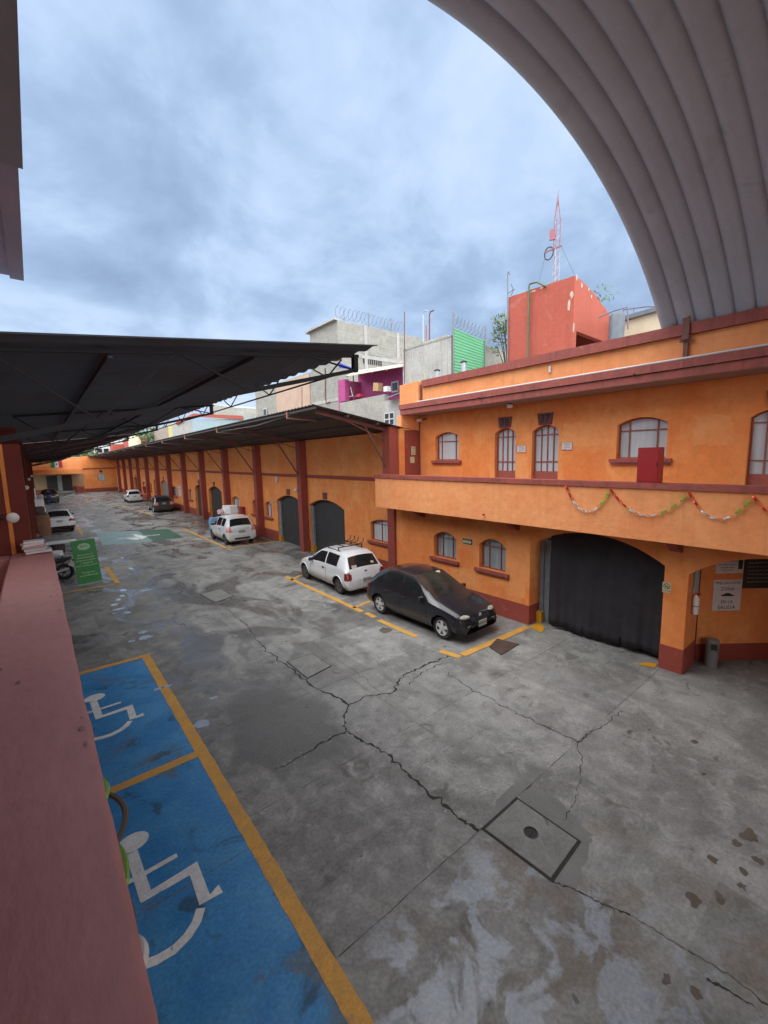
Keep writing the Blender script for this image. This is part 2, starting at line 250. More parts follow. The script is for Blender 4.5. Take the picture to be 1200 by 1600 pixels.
def ground_material(name, kind):
    m = bpy.data.materials.new(name); m.use_nodes = True
    nt = m.node_tree; N = nt.nodes; L = nt.links; b = N['Principled BSDF']
    geo = N.new('ShaderNodeNewGeometry')
    def noise(s, d, r=0.55, dist=0.0, off=(0, 0, 0), st=(1, 1, 1)):
        mp = N.new('ShaderNodeMapping'); mp.inputs['Location'].default_value = off; mp.inputs['Scale'].default_value = st
        L.new(geo.outputs['Position'], mp.inputs[0])
        t = N.new('ShaderNodeTexNoise'); t.inputs['Scale'].default_value = s; t.inputs['Detail'].default_value = d
        t.inputs['Roughness'].default_value = r; t.inputs['Distortion'].default_value = dist
        L.new(mp.outputs[0], t.inputs['Vector']); return t.outputs['Fac']
    def rng(v, a, c, o0=0.0, o1=1.0):
        t = N.new('ShaderNodeMapRange'); t.interpolation_type = 'SMOOTHSTEP'
        t.inputs['From Min'].default_value = a; t.inputs['From Max'].default_value = c
        t.inputs['To Min'].default_value = o0; t.inputs['To Max'].default_value = o1
        L.new(v, t.inputs['Value']); return t.outputs[0]
    def mix(f, a, c, bt='MIX'):
        t = N.new('ShaderNodeMix'); t.data_type = 'RGBA'; t.blend_type = bt
        if isinstance(f, float): t.inputs[0].default_value = f
        else: L.new(f, t.inputs[0])
        for i, v in ((6, a), (7, c)):
            if isinstance(v, tuple): t.inputs[i].default_value = (*v, 1)
            else: L.new(v, t.inputs[i])
        return t.outputs[2]
    def mul(a, c):
        t = N.new('ShaderNodeMath'); t.operation = 'MULTIPLY'
        for i, v in enumerate((a, c)):
            if isinstance(v, (int, float)): t.inputs[i].default_value = v
            else: L.new(v, t.inputs[i])
        return t.outputs[0]
    big = noise(0.33, 5, 0.6, 0.8); mid = noise(1.15, 8, 0.66, 0.7, (4, 9, 0)); mott = noise(3.6, 6, 0.62, 0.5, (1, 2, 0)); fine = noise(26, 4, 0.6)
    spots = noise(2.4, 3, 0.5, 0.9, (7, 3, 0))
    if kind == 'yard':
        c = mix(rng(mid, 0.36, 0.64), (0.150, 0.146, 0.138), (0.262, 0.257, 0.245))
        c = mix(rng(big, 0.42, 0.60, 0, 0.45), c, (0.300, 0.296, 0.286))
        c = mix(rng(mott, 0.50, 0.70, 0, 0.50), c, (0.38, 0.375, 0.36))
        c = mix(rng(mott, 0.46, 0.30, 0, 0.55), c, (0.115, 0.110, 0.102))
        c = mix(rng(spots, 0.63, 0.71, 0, 0.6), c, (0.082, 0.072, 0.064))
        sp = N.new('ShaderNodeSeparateXYZ'); L.new(geo.outputs['Position'], sp.inputs[0])
        # every poured slab has a tone of its own
        cells = []
        for sck, s_ in ((sp.outputs[0], 2.15), (sp.outputs[1], 2.06)):
            d = N.new('ShaderNodeMath'); d.operation = 'DIVIDE'; L.new(sck, d.inputs[0]); d.inputs[1].default_value = s_
            a = N.new('ShaderNodeMath'); a.operation = 'ADD'; L.new(d.outputs[0], a.inputs[0]); a.inputs[1].default_value = 0.55
            f_ = N.new('ShaderNodeMath'); f_.operation = 'FLOOR'; L.new(a.outputs[0], f_.inputs[0]); cells.append(f_.outputs[0])
        cb = N.new('ShaderNodeCombineXYZ'); L.new(cells[0], cb.inputs[0]); L.new(cells[1], cb.inputs[1])
        wn = N.new('ShaderNodeTexWhiteNoise'); wn.noise_dimensions = '2D'; L.new(cb.outputs[0], wn.inputs['Vector'])
        vs = N.new('ShaderNodeVectorMath'); vs.operation = 'SCALE'; L.new(c, vs.inputs[0]); L.new(rng(wn.outputs[0], 0, 1, 0.80, 1.10), vs.inputs['Scale']); c = vs.outputs[0]
        # a smoother dark repair left of the long crack, and tyre-worn lanes along the yard
        dx = N.new('ShaderNodeVectorMath'); dx.operation = 'SUBTRACT'; L.new(geo.outputs['Position'], dx.inputs[0]); dx.inputs[1].default_value = (2.9, 6.6, 0)
        ds = N.new('ShaderNodeVectorMath'); ds.operation = 'MULTIPLY'; L.new(dx.outputs[0], ds.inputs[0]); ds.inputs[1].default_value = (0.80, 0.50, 0)
        dl = N.new('ShaderNodeVectorMath'); dl.operation = 'LENGTH'; L.new(ds.outputs[0], dl.inputs[0])
        da = N.new('ShaderNodeMath'); da.operation = 'ADD'; L.new(dl.outputs['Value'], da.inputs[0]); L.new(mul(noise(1.3, 5, 0.6, 0.6, (8, 8, 0)), 0.9), da.inputs[1])
        c = mix(rng(da.outputs[0], 1.30, 1.02, 0, 0.85), c, (0.118, 0.116, 0.112))
        lane = noise(1.0, 4, 0.6, 0.3, (0, 0, 0), (2.2, 0.12, 1))
        c = mix(rng(lane, 0.52, 0.70, 0, 0.40), c, (0.125, 0.121, 0.114))
        oil = noise(5.5, 3, 0.5, 0.2, (13, 5, 0)); c = mix(rng(oil, 0.70, 0.76, 0, 0.7), c, (0.055, 0.052, 0.050))
        wetN = noise(0.55, 6, 0.6, 1.2, (2, 5, 0), (1.0, 0.55, 1))
        wet = rng(wetN, 0.47, 0.56)
        wet = mul(wet, rng(sp.outputs[1], 5.5, 12, 0.25, 1.0))
        wsp = N.new('ShaderNodeMath'); wsp.operation = 'MAXIMUM'; L.new(wet, wsp.inputs[0])
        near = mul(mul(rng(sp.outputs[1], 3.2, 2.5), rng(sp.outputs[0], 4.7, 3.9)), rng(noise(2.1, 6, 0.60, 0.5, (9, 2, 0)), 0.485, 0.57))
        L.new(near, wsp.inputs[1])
        c = mix(mul(wet, 0.60), c, (0.085, 0.084, 0.084))
        br = rng(noise(1.3, 6, 0.62, 0.9, (5, 1, 0)), 0.47, 0.64, 0, 0.6)
        br = mul(mul(br, rng(sp.outputs[1], 3.2, 2.4)), rng(sp.outputs[0], 5.6, 4.6)); c = mix(br, c, (0.15, 0.118, 0.085))
        c = mix(mul(near, 0.60), c, (0.29, 0.325, 0.37))  # wet film near the viewer; its pale blue sky reflection is mixed into the colour
        rr = N.new('ShaderNodeMath'); rr.operation = 'SUBTRACT'; rr.inputs[0].default_value = 0.78; L.new(mul(wsp.outputs[0], 0.52), rr.inputs[1])
        L.new(rr.outputs[0], b.inputs['Roughness'])
    else:
        c = mix(rng(mid, 0.38, 0.66), (0.022, 0.185, 0.440), (0.050, 0.245, 0.490))
        c = mix(rng(spots, 0.60, 0.70, 0, 0.75), c, (0.020, 0.065, 0.100))
        worn = noise(0.95, 6, 0.62, 0.8, (11, 4, 0))
        c = mix(rng(worn, 0.58, 0.70, 0, 0.75), c, (0.115, 0.125, 0.125))
        c = mix(rng(mott, 0.62, 0.74, 0, 0.6), c, (0.14, 0.26, 0.37))
        b.inputs['Roughness'].default_value = 0.45
        L.new(rng(worn, 0.4, 0.65, 0.38, 0.65), b.inputs['Roughness'])
    g = rng(fine, 0.3, 0.7, 0.78, 1.06)
    v = N.new('ShaderNodeVectorMath'); v.operation = 'SCALE'; L.new(c, v.inputs[0]); L.new(g, v.inputs['Scale'])
    L.new(v.outputs[0], b.inputs['Base Color'])
    bp = N.new('ShaderNodeBump'); bp.inputs['Distance'].default_value = 0.006; bp.inputs['Strength'].default_value = 0.8
    hsum = N.new('ShaderNodeMath'); hsum.operation = 'ADD'; L.new(mott, hsum.inputs[0]); L.new(mul(fine, 0.4), hsum.inputs[1])
    L.new(hsum.outputs[0], bp.inputs['Height']); L.new(bp.outputs[0], b.inputs['Normal'])
    return m
YARD = ground_material('yard_concrete', 'yard'); BAYBLUE = ground_material('blue_bay_paint', 'bay')

# ------------------------------------------------------------------ mesh helpers
OFF = {}                                   # world offset of every thing / part origin
class MB:
    def __init__(s): s.v = []; s.f = []
    def add(s, v, f):
        b = len(s.v); s.v += [tuple(p) for p in v]; s.f += [tuple(i + b for i in q) for q in f]; return s
    def box(s, x0, x1, y0, y1, z0, z1):
        return s.add([(x0, y0, z0), (x1, y0, z0), (x1, y1, z0), (x0, y1, z0), (x0, y0, z1), (x1, y0, z1), (x1, y1, z1), (x0, y1, z1)],
                     [(3, 2, 1, 0), (4, 5, 6, 7), (0, 1, 5, 4), (1, 2, 6, 5), (2, 3, 7, 6), (3, 0, 4, 7)])
    def obox(s, c, ax, ay, az):            # oriented box: centre and three half-axis vectors
        c, ax, ay, az = map(Vector, (c, ax, ay, az))
        v = [c + i * ax + j * ay + k * az for k in (-1, 1) for (i, j) in ((-1, -1), (1, -1), (1, 1), (-1, 1))]
        return s.add(v, [(3, 2, 1, 0), (4, 5, 6, 7), (0, 1, 5, 4), (1, 2, 6, 5), (2, 3, 7, 6), (3, 0, 4, 7)])
    def bar(s, a, b, w, h=None, up=(0, 0, 1)):
        a, b = Vector(a), Vector(b); d = (b - a); h = h or w
        u = Vector(up); x = d.cross(u)
        if x.length < 1e-5: x = d.cross(Vector((1, 0, 0)))
        x.normalize(); u = x.cross(d).normalized()
        return s.obox((a + b) / 2, d / 2, x * w / 2, u * h / 2)
    def tube(s, pts, r, n=8, closed=False):
        pts = [Vector(p) for p in pts]; k = len(pts); rs = r if isinstance(r, (list, tuple)) else [r] * k
        vs = []; prev = None
        for i, p in enumerate(pts):
            if closed: t = pts[(i + 1) % k] - pts[i - 1]
            else: t = pts[min(i + 1, k - 1)] - pts[max(i - 1, 0)]
            t.normalize()
            if prev is None:
                a = t.cross(Vector((0, 0, 1)))
                if a.length < 1e-3: a = t.cross(Vector((1, 0, 0)))
            else: a = prev - t * prev.dot(t)
            a.normalize(); prev = a; c = t.cross(a)
            vs += [p + (a * math.cos(2 * PI * j / n) + c * math.sin(2 * PI * j / n)) * rs[i] for j in range(n)]
        fs = []
        for i in range(k if closed else k - 1):
            i2 = (i + 1) % k
            fs += [(i * n + j, i * n + (j + 1) % n, i2 * n + (j + 1) % n, i2 * n + j) for j in range(n)]
        if not closed: fs += [tuple(range(n))[::-1], tuple((k - 1) * n + j for j in range(n))]
        return s.add(vs, fs)
    def lathe(s, prof, c=(0, 0, 0), n=20, axis='z', caps=True):
        vs = []
        for r, h in prof:
            for j in range(n):
                a = 2 * PI * j / n; q = (r * math.cos(a), r * math.sin(a), h)
                if axis == 'x': q = (q[2], q[0], q[1])
                if axis == 'y': q = (q[1], q[2], q[0])
                vs.append((q[0] + c[0], q[1] + c[1], q[2] + c[2]))
        fs = [(i * n + j, i * n + (j + 1) % n, (i + 1) * n + (j + 1) % n, (i + 1) * n + j) for i in range(len(prof) - 1) for j in range(n)]
        if caps: fs += [tuple(range(n))[::-1], tuple((len(prof) - 1) * n + j for j in range(n))]
        return s.add(vs, fs)
    def ball(s, c, r, n=12, m=8, sc=(1, 1, 1)):
        prof = [(max(1e-4, r * math.sin(PI * i / m)), -r * math.cos(PI * i / m)) for i in range(m + 1)]
        t = MB().lathe(prof, n=n)
        return s.add([(x * sc[0] + c[0], y * sc[1] + c[1], z * sc[2] + c[2]) for x, y, z in t.v], t.f)
    def slab(s, poly, w0, w1, fn, holes=()):   # polygon (u,v) with holes, thick from w0 to w1; fn(u,v,w) -> point
        loops = [list(poly)] + [list(h) for h in holes]
        flat = [p for l in loops for p in l]
        tris = tessellate_polygon([[Vector((p[0], p[1], 0)) for p in l] for l in loops])
        n = len(flat); vs = [fn(p[0], p[1], w0) for p in flat] + [fn(p[0], p[1], w1) for p in flat]
        fs = []
        for t in tris: fs += [tuple(t), tuple(i + n for i in reversed(t))]
        o = 0
        for l in loops:
            k = len(l)
            for i in range(k): fs.append((o + i, o + (i + 1) % k, o + (i + 1) % k + n, o + i + n))
            o += k
        return s.add(vs, fs)
    def quad(s, a, b, c, d): return s.add([a, b, c, d], [(0, 1, 2, 3)])
    def build(s, name, mat, parent=None, smooth=False, fix=True, local=False, **props):
        off = OFF.get(parent, Vector()) if (parent is not None and not local) else Vector()
        me = bpy.data.meshes.new(name)
        me.from_pydata([tuple(Vector(p) - off) for p in s.v], [], s.f); me.validate()
        if fix:
            bm = bmesh.new(); bm.from_mesh(me); bmesh.ops.recalc_face_normals(bm, faces=bm.faces); bm.to_mesh(me); bm.free()
        if smooth:
            for p in me.polygons: p.use_smooth = True
            try: me.set_sharp_from_angle(angle=R(38))
            except Exception: pass
        me.materials.append(mat)
        o = bpy.data.objects.new(name, me); COL.objects.link(o)
        if parent is not None: o.parent = parent
        OFF[o] = off if parent is not None else Vector()
        for k, v in props.items(): o[k] = v
        return o
def thing(name, label, cat, loc=(0, 0, 0), rz=0.0, group=None):
    o = bpy.data.objects.new(name, None); COL.objects.link(o); o.location = loc; o.rotation_euler = (0, 0, rz)
    o.empty_display_size = 0.2
    o['label'] = label; o['category'] = cat
    if group: o['group'] = group
    OFF[o] = Vector(loc); return o
def tag(o, label, cat, group=None):
    o['label'] = label; o['category'] = cat
    if group: o['group'] = group
    return o
def struct(o): o['kind'] = 'structure'; return o
def XYZ(u, v, w): return (w, u, v)          # wall in the (Y,Z) plane, thickness along X
def YXZ(u, v, w): return (u, w, v)          # wall in the (X,Z) plane, thickness along Y
def arch(u0, u1, v0, vs, vt, n=10):
    if u0 > u1: u0, u1 = u1, u0
    c = (u0 + u1) / 2; h = (u1 - u0) / 2; r = vt - vs
    rad = (h * h + r * r) / (2 * r); a0 = math.asin(h / rad)
    top = [(c + rad * math.sin(a0 - 2 * a0 * i / n), vt - rad + rad * math.cos(a0 - 2 * a0 * i / n)) for i in range(n + 1)]
    return [(u0, v0), (u1, v0)] + top
def text(name, s, size, mat, parent, o, right, up, depth=0.004, align='CENTER', bold=0.0, local=False):
    cu = bpy.data.curves.new(name, 'FONT'); cu.body = s; cu.size = size; cu.align_x = align; cu.align_y = 'CENTER'
    cu.extrude = depth / 2; cu.offset = bold; cu.resolution_u = 2
    ob = bpy.data.objects.new(name, cu); COL.objects.link(ob)
    dg = bpy.context.evaluated_depsgraph_get()
    me = bpy.data.meshes.new_from_object(ob.evaluated_get(dg)); bpy.data.objects.remove(ob)
    rt, u = Vector(right).normalized(), Vector(up).normalized(); n = rt.cross(u); o = Vector(o)
    mb = MB(); mb.add([o + rt * v.co.x + u * v.co.y + n * v.co.z for v in me.vertices], [tuple(p.vertices) for p in me.polygons])
    bpy.data.meshes.remove(me)
    return mb.build(name, mat, parent, fix=False, local=local)

def arch_window(parent, x, u0, u1, v0, vs, vt, kind='window', pane=PANE, cols=(0.28, 0.72), bars=None, sill=True, wall_x=None, panel=0.0, rails=None, name=None):
    """steel window or glazed door standing in an arched opening of a wall facing -X"""
    wall_x = wall_x if wall_x is not None else x - 0.14
    t = 0.034; mb = MB(); fw = u1 - u0
    outer = arch(u0 + .003, u1 - .003, v0 + .003, vs, vt - .003); inner = arch(u0 + t, u1 - t, v0 + (panel or t), vs - 0.005, vt - t)
    mb.slab(outer, x - 0.02, x + 0.03, XYZ, [inner])
    for c in cols: mb.box(x - 0.012, x + 0.02, u0 + fw * c - 0.012, u0 + fw * c + 0.012, v0 + 0.02, vt - t * 0.9 if abs(c - .5) < .1 else vs + (vt - vs) * 0.5)
    for z in (rails or [vs - 0.04]): mb.box(x - 0.010, x + 0.018, u0 + t, u1 - t, z - 0.012, z + 0.012)
    w = mb.build(name or kind, FRAME, parent)
    MB().slab(arch(u0 + .01, u1 - .01, v0 + .01, vs - .002, vt - .01), x + 0.022, x + 0.028, XYZ).build('pane', pane, w)
    if sill:
        MB().box(wall_x - 0.09, wall_x + 0.12, u0 - 0.13, u1 + 0.13, v0 - 0.09, v0 - 0.003).box(wall_x - 0.06, wall_x - .001, u0 - 0.10, u1 + 0.10, v0 - 0.14, v0 - 0.092).build('sill', COPING, w)
    return w
def dup(root, loc, rz, label=None, group=None):
    r = root.copy(); COL.objects.link(r); r.location = loc; r.rotation_euler = (0, 0, rz)
    if label: r['label'] = label
    if group: r['group'] = group
    for ch in list(root.children):
        c = ch.copy(); COL.objects.link(c); c.parent = r
        for g in ch.children:
            d = g.copy(); COL.objects.link(d); d.parent = c
    return r

# ================================================================== SETTING: ground and paint
struct(MB().quad((-400, -200, 0), (400, -200, 0), (400, 900, 0), (-400, 900, 0)).build('yard', YARD))
def flat(poly, z): 
    return [(p[0], p[1], z) for p in poly]
def rough_strip(mb, a, b, w, z, step=0.10, jit=0.006):
    """painted stripe with slightly ragged edges"""
    a, b = Vector((a[0], a[1])), Vector((b[0], b[1])); d = b - a; n = max(2, int(d.length / step)); d.normalize(); p = Vector((-d.y, d.x))
    vs = []
    for i in range(n + 1):
        c = a + (b - a) * (i / n)
        for sgn in (-1, 1):
            q = c + p * sgn * (w / 2 + random.uniform(-jit, jit)); vs.append((q.x, q.y, z))
    mb.add(vs, [(2 * i, 2 * i + 1, 2 * i + 3, 2 * i + 2) for i in range(n)])
Z1, Z2, Z3 = 0.004, 0.008, 0.012
struct(MB().quad((-2.6, -3, Z1), (1.62, -3, Z1), (1.62, 11.15, Z1), (-2.6, 11.15, Z1)).build('blue_bay', BAYBLUE))
yl = MB()
rough_strip(yl, (1.63, -3), (1.63, 11.25), 0.17, Z2)
rough_strip(yl, (-2.6, 11.17), (1.54, 11.17), 0.16, Z2); rough_strip(yl, (-2.6, 6.74), (1.54, 6.74), 0.16, Z2)
# right-hand bays
rough_strip(yl, G(446, 901), G(566, 956), 0.17, Z2); rough_strip(yl, G(452, 908), G(470, 899), 0.15, Z2)
rough_strip(yl, G(552, 950), G(588, 936), 0.14, Z2); rough_strip(yl, G(572, 958), G(586, 965), 0.17, Z2)
rough_strip(yl, G(592, 969), G(651, 995), 0.17, Z2); rough_strip(yl, G(687, 1017), G(719, 1027), 0.17, Z2)
rough_strip(yl, G(722, 1024), G(824, 980), 0.19, Z3)
rough_strip(yl, G(286, 826), G(360, 859), 0.15, Z2); rough_strip(yl, G(352, 857), G(432, 846), 0.15, Z2)
rough_strip(yl, G(180, 789), G(212, 795.5), 0.15, Z2); rough_strip(yl, G(215, 797), G(240, 806), 0.15, Z2)
# bay on the left by the banner
rough_strip(yl, (2.06, 18.75), (2.06, 22.2), 0.17, Z2); rough_strip(yl, (-2.0, 18.75), (2.1, 18.75), 0.15, Z2)
rough_strip(yl, (2.02, 33.6), (2.02, 38), 0.15, Z2)
struct(yl.build('parking_line', YEL))
ye = MB()
for (a, b, c) in ((9.80, 6.10, 0.42), (9.82, 3.12, 0.26)):
    pl = [(a + 0.02, b - 0.02)] + [(a - 0.1 + c * 1.3 * math.cos(t), b + (-1 if b > 4 else 1) * c * math.sin(t)) for t in [i * PI / 12 for i in range(0, 7)]]
    pl = [(x, y) for x, y in pl]
    ye.add([(x, y, Z2 + .004) for x, y in pl], [tuple(range(len(pl)))])
struct(ye.build('corner_marking', YELW))
# green and teal crossing patch
def gq(pts, z): return [(p.x, p.y, z) for p in (G(*q) for q in pts)]
struct(MB().add(gq([(150, 833), (215, 829), (240, 846), (160, 852)], Z1), [(0, 1, 2, 3)]).build('teal_paint_patch', TEAL))
struct(MB().add(gq([(215, 829), (263, 826.5), (287, 839.5), (240, 846)], Z1), [(0, 1, 2, 3)]).build('green_paint_patch', GREENP))
wm = MB()
rough_strip(wm, G(184, 842), G(250, 835.5), 0.16, Z2)
for q in ([(207, 835), (216, 835.5), (230, 839), (222, 843), (216, 841.5)], [(196, 841.5), (216, 840), (217, 844), (205, 843)]):
    p = gq(q, Z3); wm.add(p, [tuple(range(len(p)))])
struct(wm.build('crossing_marking', WHITEP))
# wheelchair symbols
def stroke(mb, pts, w, z):
    pts = [Vector((p.x, p.y)) for p in pts]; L_, R_ = [], []
    for i, p in enumerate(pts):
        t = (pts[min(i + 1, len(pts) - 1)] - pts[max(i - 1, 0)]).normalized(); n = Vector((-t.y, t.x))
        if 0 < i < len(pts) - 1:
            t1 = (p - pts[i - 1]).normalized(); c = max(0.5, n.dot(Vector((-t1.y, t1.x)))); n = n / c
        L_.append(p + n * w / 2); R_.append(p - n * w / 2)
    k = len(pts); mb.add([(q.x, q.y, z) for q in L_] + [(q.x, q.y, z) for q in R_], [(i, i + 1, k + i + 1, k + i) for i in range(k - 1)])
def wheelchair(dy, sc=1.0):
    mb = MB()
    T = lambda px, py: (lambda v: Vector((v.x, v.y + dy, 0)))(G(px, py))
    hc = T(207.5, 1317); ring = [(hc.x + 0.175 * math.cos(a), hc.y + 0.145 * math.sin(a), Z1 + .003) for a in [2 * PI * i / 20 for i in range(20)]]
    mb.add(ring, [tuple(range(20))])
    stroke(mb, [T(206, 1333), T(228, 1402), T(302.5, 1357.5), T(320, 1407), T(345, 1389)], 0.118, Z1 + .004)
    stroke(mb, [T(190, 1384), T(212, 1374), T(277, 1337)], 0.064, Z1 + .006)
    a, b, c = T(314, 1420), T(290, 1468), T(225, 1507)
    arc = []
    P = [T(314, 1420), T(307, 1442), T(293, 1464), T(272, 1485), T(247, 1500), T(222, 1510), T(195, 1514), T(170, 1508), T(150, 1490), T(140, 1465), T(142, 1435)]
    stroke(mb, P, 0.092, Z1 + .005)
    return mb
wc = wheelchair(0); struct(wc.build('wheelchair_symbol', WHITEP))
wc2 = wheelchair(G(150, 1090).y - G(207.5, 1317).y); struct(wc2.build('wheelchair_symbol', WHITEP))
# slab joints
jn = MB()
for y in (3.0, 5.05, 7.1, 9.2, 11.3, 13.4, 15.5, 17.6, 19.7, 21.8, 23.9, 26):
    rough_strip(jn, (1.75, y + random.uniform(-.03, .03)), (9.9 if y > 2.5 else 5.5, y + random.uniform(-.03, .03)), 0.010, 0.0022, 0.2, 0.007)
for x, a, b in ((4.72, 3.1, 7.1), (3.75, 7.1, 18)):
    rough_strip(jn, (x, a), (x, b), 0.008, 0.0024, 0.2, 0.005)
rough_strip(jn, (-2, 9.1), (1.5, 9.1), 0.012, Z1 + .0008, 0.2, 0.005); rough_strip(jn, (-2, 4.6), (1.5, 4.6), 0.010, Z1 + .0008, 0.2, 0.004); rough_strip(jn, (-2, 7.05), (1.5, 7.05), 0.014, Z1 + .0008, 0.2, 0.004)
struct(jn.build('slab_joint', JOINT))
# cracks
def crack(mb, pts, w0, w1, z=0.0030, sub=9, jit=0.075):
    P = [Vector((q.x, q.y)) for q in (G(*p) for p in pts)]; pl = []
    for i in range(len(P) - 1):
        d = P[i + 1] - P[i]; n = Vector((-d.y, d.x)).normalized()
        for k in range(sub):
            t = k / sub; j = random.gauss(0, jit * 0.5) * min(1, d.length) if k else 0
            pl.append(P[i] + d * t + n * j)
    pl.append(P[-1]); k = len(pl); Lv, Rv = [], []
    for i, p in enumerate(pl):
        t = (pl[min(i + 1, k - 1)] - pl[max(i - 1, 0)]).normalized(); n = Vector((-t.y, t.x)); f = i / (k - 1)
        w = (w0 + (w1 - w0) * f) * random.uniform(0.2, 1.25); Lv.append(p + n * w / 2); Rv.append(p - n * w / 2)
    mb.add([(q.x, q.y, z) for q in Lv + Rv], [(i, i + 1, k + i + 1, k + i) for i in range(k - 1)])
ck = MB()
crack(ck, [(352, 950), (388, 980), (412, 1010), (450, 1042), (480, 1066), (545, 1102)], 0.02, 0.05)
crack(ck, [(545, 1102), (537, 1120), (541, 1142), (570, 1160), (605, 1178), (640, 1213), (690, 1256), (720, 1280), (748, 1298)], 0.03, 0.06)
crack(ck, [(541, 1142), (500, 1162), (470, 1182), (430, 1203)], 0.05, 0.01)
crack(ck, [(545, 1102), (575, 1087), (612, 1083), (630, 1055), (660, 1042), (700, 1025)], 0.035, 0.06)
crack(ck, [(690, 1045), (735, 1075), (800, 1110), (850, 1134), (903, 1160)], 0.015, 0.03)
crack(ck, [(903, 1160), (930, 1140), (975, 1112)], 0.025, 0.012); crack(ck, [(903, 1160), (906, 1210), (900, 1250), (880, 1282)], 0.014, 0.01)
crack(ck, [(865, 1378), (905, 1393), (940, 1413), (985, 1430)], 0.02, 0.02); crack(ck, [(958, 1418), (960, 1432)], 0.012, 0.006)
crack(ck, [(985, 1430), (1050, 1470), (1120, 1512), (1200, 1570)], 0.006, 0.012); crack(ck, [(1104, 1530), (1140, 1548), (1180, 1575)], 0.03, 0.006)
crack(ck, [(640, 1070), (660, 1050), (690, 1036)], 0.02, 0.03); crack(ck, [(655, 1200), (690, 1175), (740, 1150), (800, 1148)], 0.006, 0.004)
crack(ck, [(600, 1170), (630, 1165), (680, 1150)], 0.005, 0.004); crack(ck, [(700, 1190), (760, 1235), (800, 1246)], 0.005, 0.004)
crack(ck, [(903, 1160), (850, 1170), (800, 1176), (700, 1190)], 0.005, 0.004); crack(ck, [(485, 1002), (560, 1052), (600, 1085)], 0.006, 0.01)
struct(ck.build('ground_crack', CRACK))
rb = MB(); rr0 = random.Random(4); vsn = ck.v
for k in range(170):
    p = vsn[rr0.randrange(min(len(vsn), 420))]; x, y = p[0] + rr0.gauss(0, .035), p[1] + rr0.gauss(0, .035); r_ = rr0.uniform(.006, .028); g = []
    for q in range(7): a = 2 * PI * q / 7; g.append((x + r_ * rr0.uniform(.4, 1.2) * math.cos(a), y + r_ * rr0.uniform(.4, 1.2) * math.sin(a), .0027))
    rb.add(g, [tuple(range(7))])
struct(rb.build('chipped_concrete', M('chipped_concrete', (0.33, 0.325, 0.31), (0.12, 0.115, 0.11), 9, 0.95)))
# stains and puddles: irregular flat blobs
def blob(mb, px, py, rx, ry, z=0.0034, n=18, lo=.35, hi=1.45):
    c = G(px, py); ph = [random.uniform(lo, hi) for _ in range(n)]
    ph = [(ph[i - 1] + ph[i] * 3 + ph[(i + 1) % n]) / 5 for i in range(n)]
    a0 = random.uniform(0, PI)
    pts = []
    for i in range(n):
        a = 2 * PI * i / n; x, y = rx * ph[i] * math.cos(a), ry * ph[i] * math.sin(a)
        pts.append((c.x + x, c.y + y, z))
    mb.add(pts, [tuple(range(n))])
st = MB()
for p in ((1172, 1305, .12, .10), (1150, 1318, .07, .05), (1183, 1343, .06, .05), (1162, 1362, .06, .05), (1084, 1408, .075, .07), (1124, 1402, .07, .05), (1116, 1343, .06, .05), (1042, 1530, .06, .035), (1087, 1552, .05, .05),
          (1160, 1385, .05, .04), (983, 1144, .05, .04), (1085, 1160, .07, .05), (640, 965, .2, .12), (548, 955, .10, .08), (600, 985, .2, .15), (1015, 1140, .04, .03), (1100, 1210, .04, .03)):
    blob(st, *p)
struct(st.build('ground_stain', STAIN))
PATCHM = M('smooth_grey_patch', (0.125, 0.122, 0.117), (0.175, 0.171, 0.164), 0.9, 0.55, 0.002, 50, third=(0.110, 0.107, 0.102), tscale=1.8, tlo=.5, thi=.75, fine=.10)
for nm, pts in (('manhole_surround', [(752, 1292), (778, 1250), (818, 1208), (836, 1224), (809, 1247), (757, 1295)]),
                ('manhole_surround', [(810, 1246), (826, 1226), (872, 1248), (925, 1305), (906, 1315)]),
                ('repair_patch', [(905, 1316), (926, 1306), (918, 1340), (900, 1385), (863, 1377)])):
    P = [G(*p) for p in pts]; c = sum(P, Vector()) / len(P)
    Q = []
    for a, b in zip(P, P[1:] + P[:1]):
        for k in range(5): v = a + (b - a) * k / 5; Q.append((v.x + random.uniform(-.02, .02), v.y + random.uniform(-.02, .02), .0016 if nm == 'repair_patch' else .0019))
    struct(MB().add(Q, [tuple(range(len(Q)))]).build(nm, PATCHM))
pd = MB()
for p in ((193, 922, .12, .2), (191, 931, .09, .15), (185, 937, .09, .13), (178, 945, .11, .13), (186, 952, .2, .10), (200, 957, .1, .12), (176, 959, .1, .1), (223, 988, .12, .12), (227, 996, .17, .17), (207, 888, .16, .3), (230, 922, .3, .08), (205, 1002, .1, .08), (213, 866, .25, .2), (193, 871, .13, .2),
          (316, 1131, .14, .13), (335, 1090, .09, .06), (247, 1077, .10, .06), (262, 1073, .10, .05)):
    blob(pd, *p, lo=.6, hi=1.25, n=26, z=0.0095 if p[0] < 300 and p[1] > 1060 else 0.0036)
struct(pd.build('puddle', WATER))
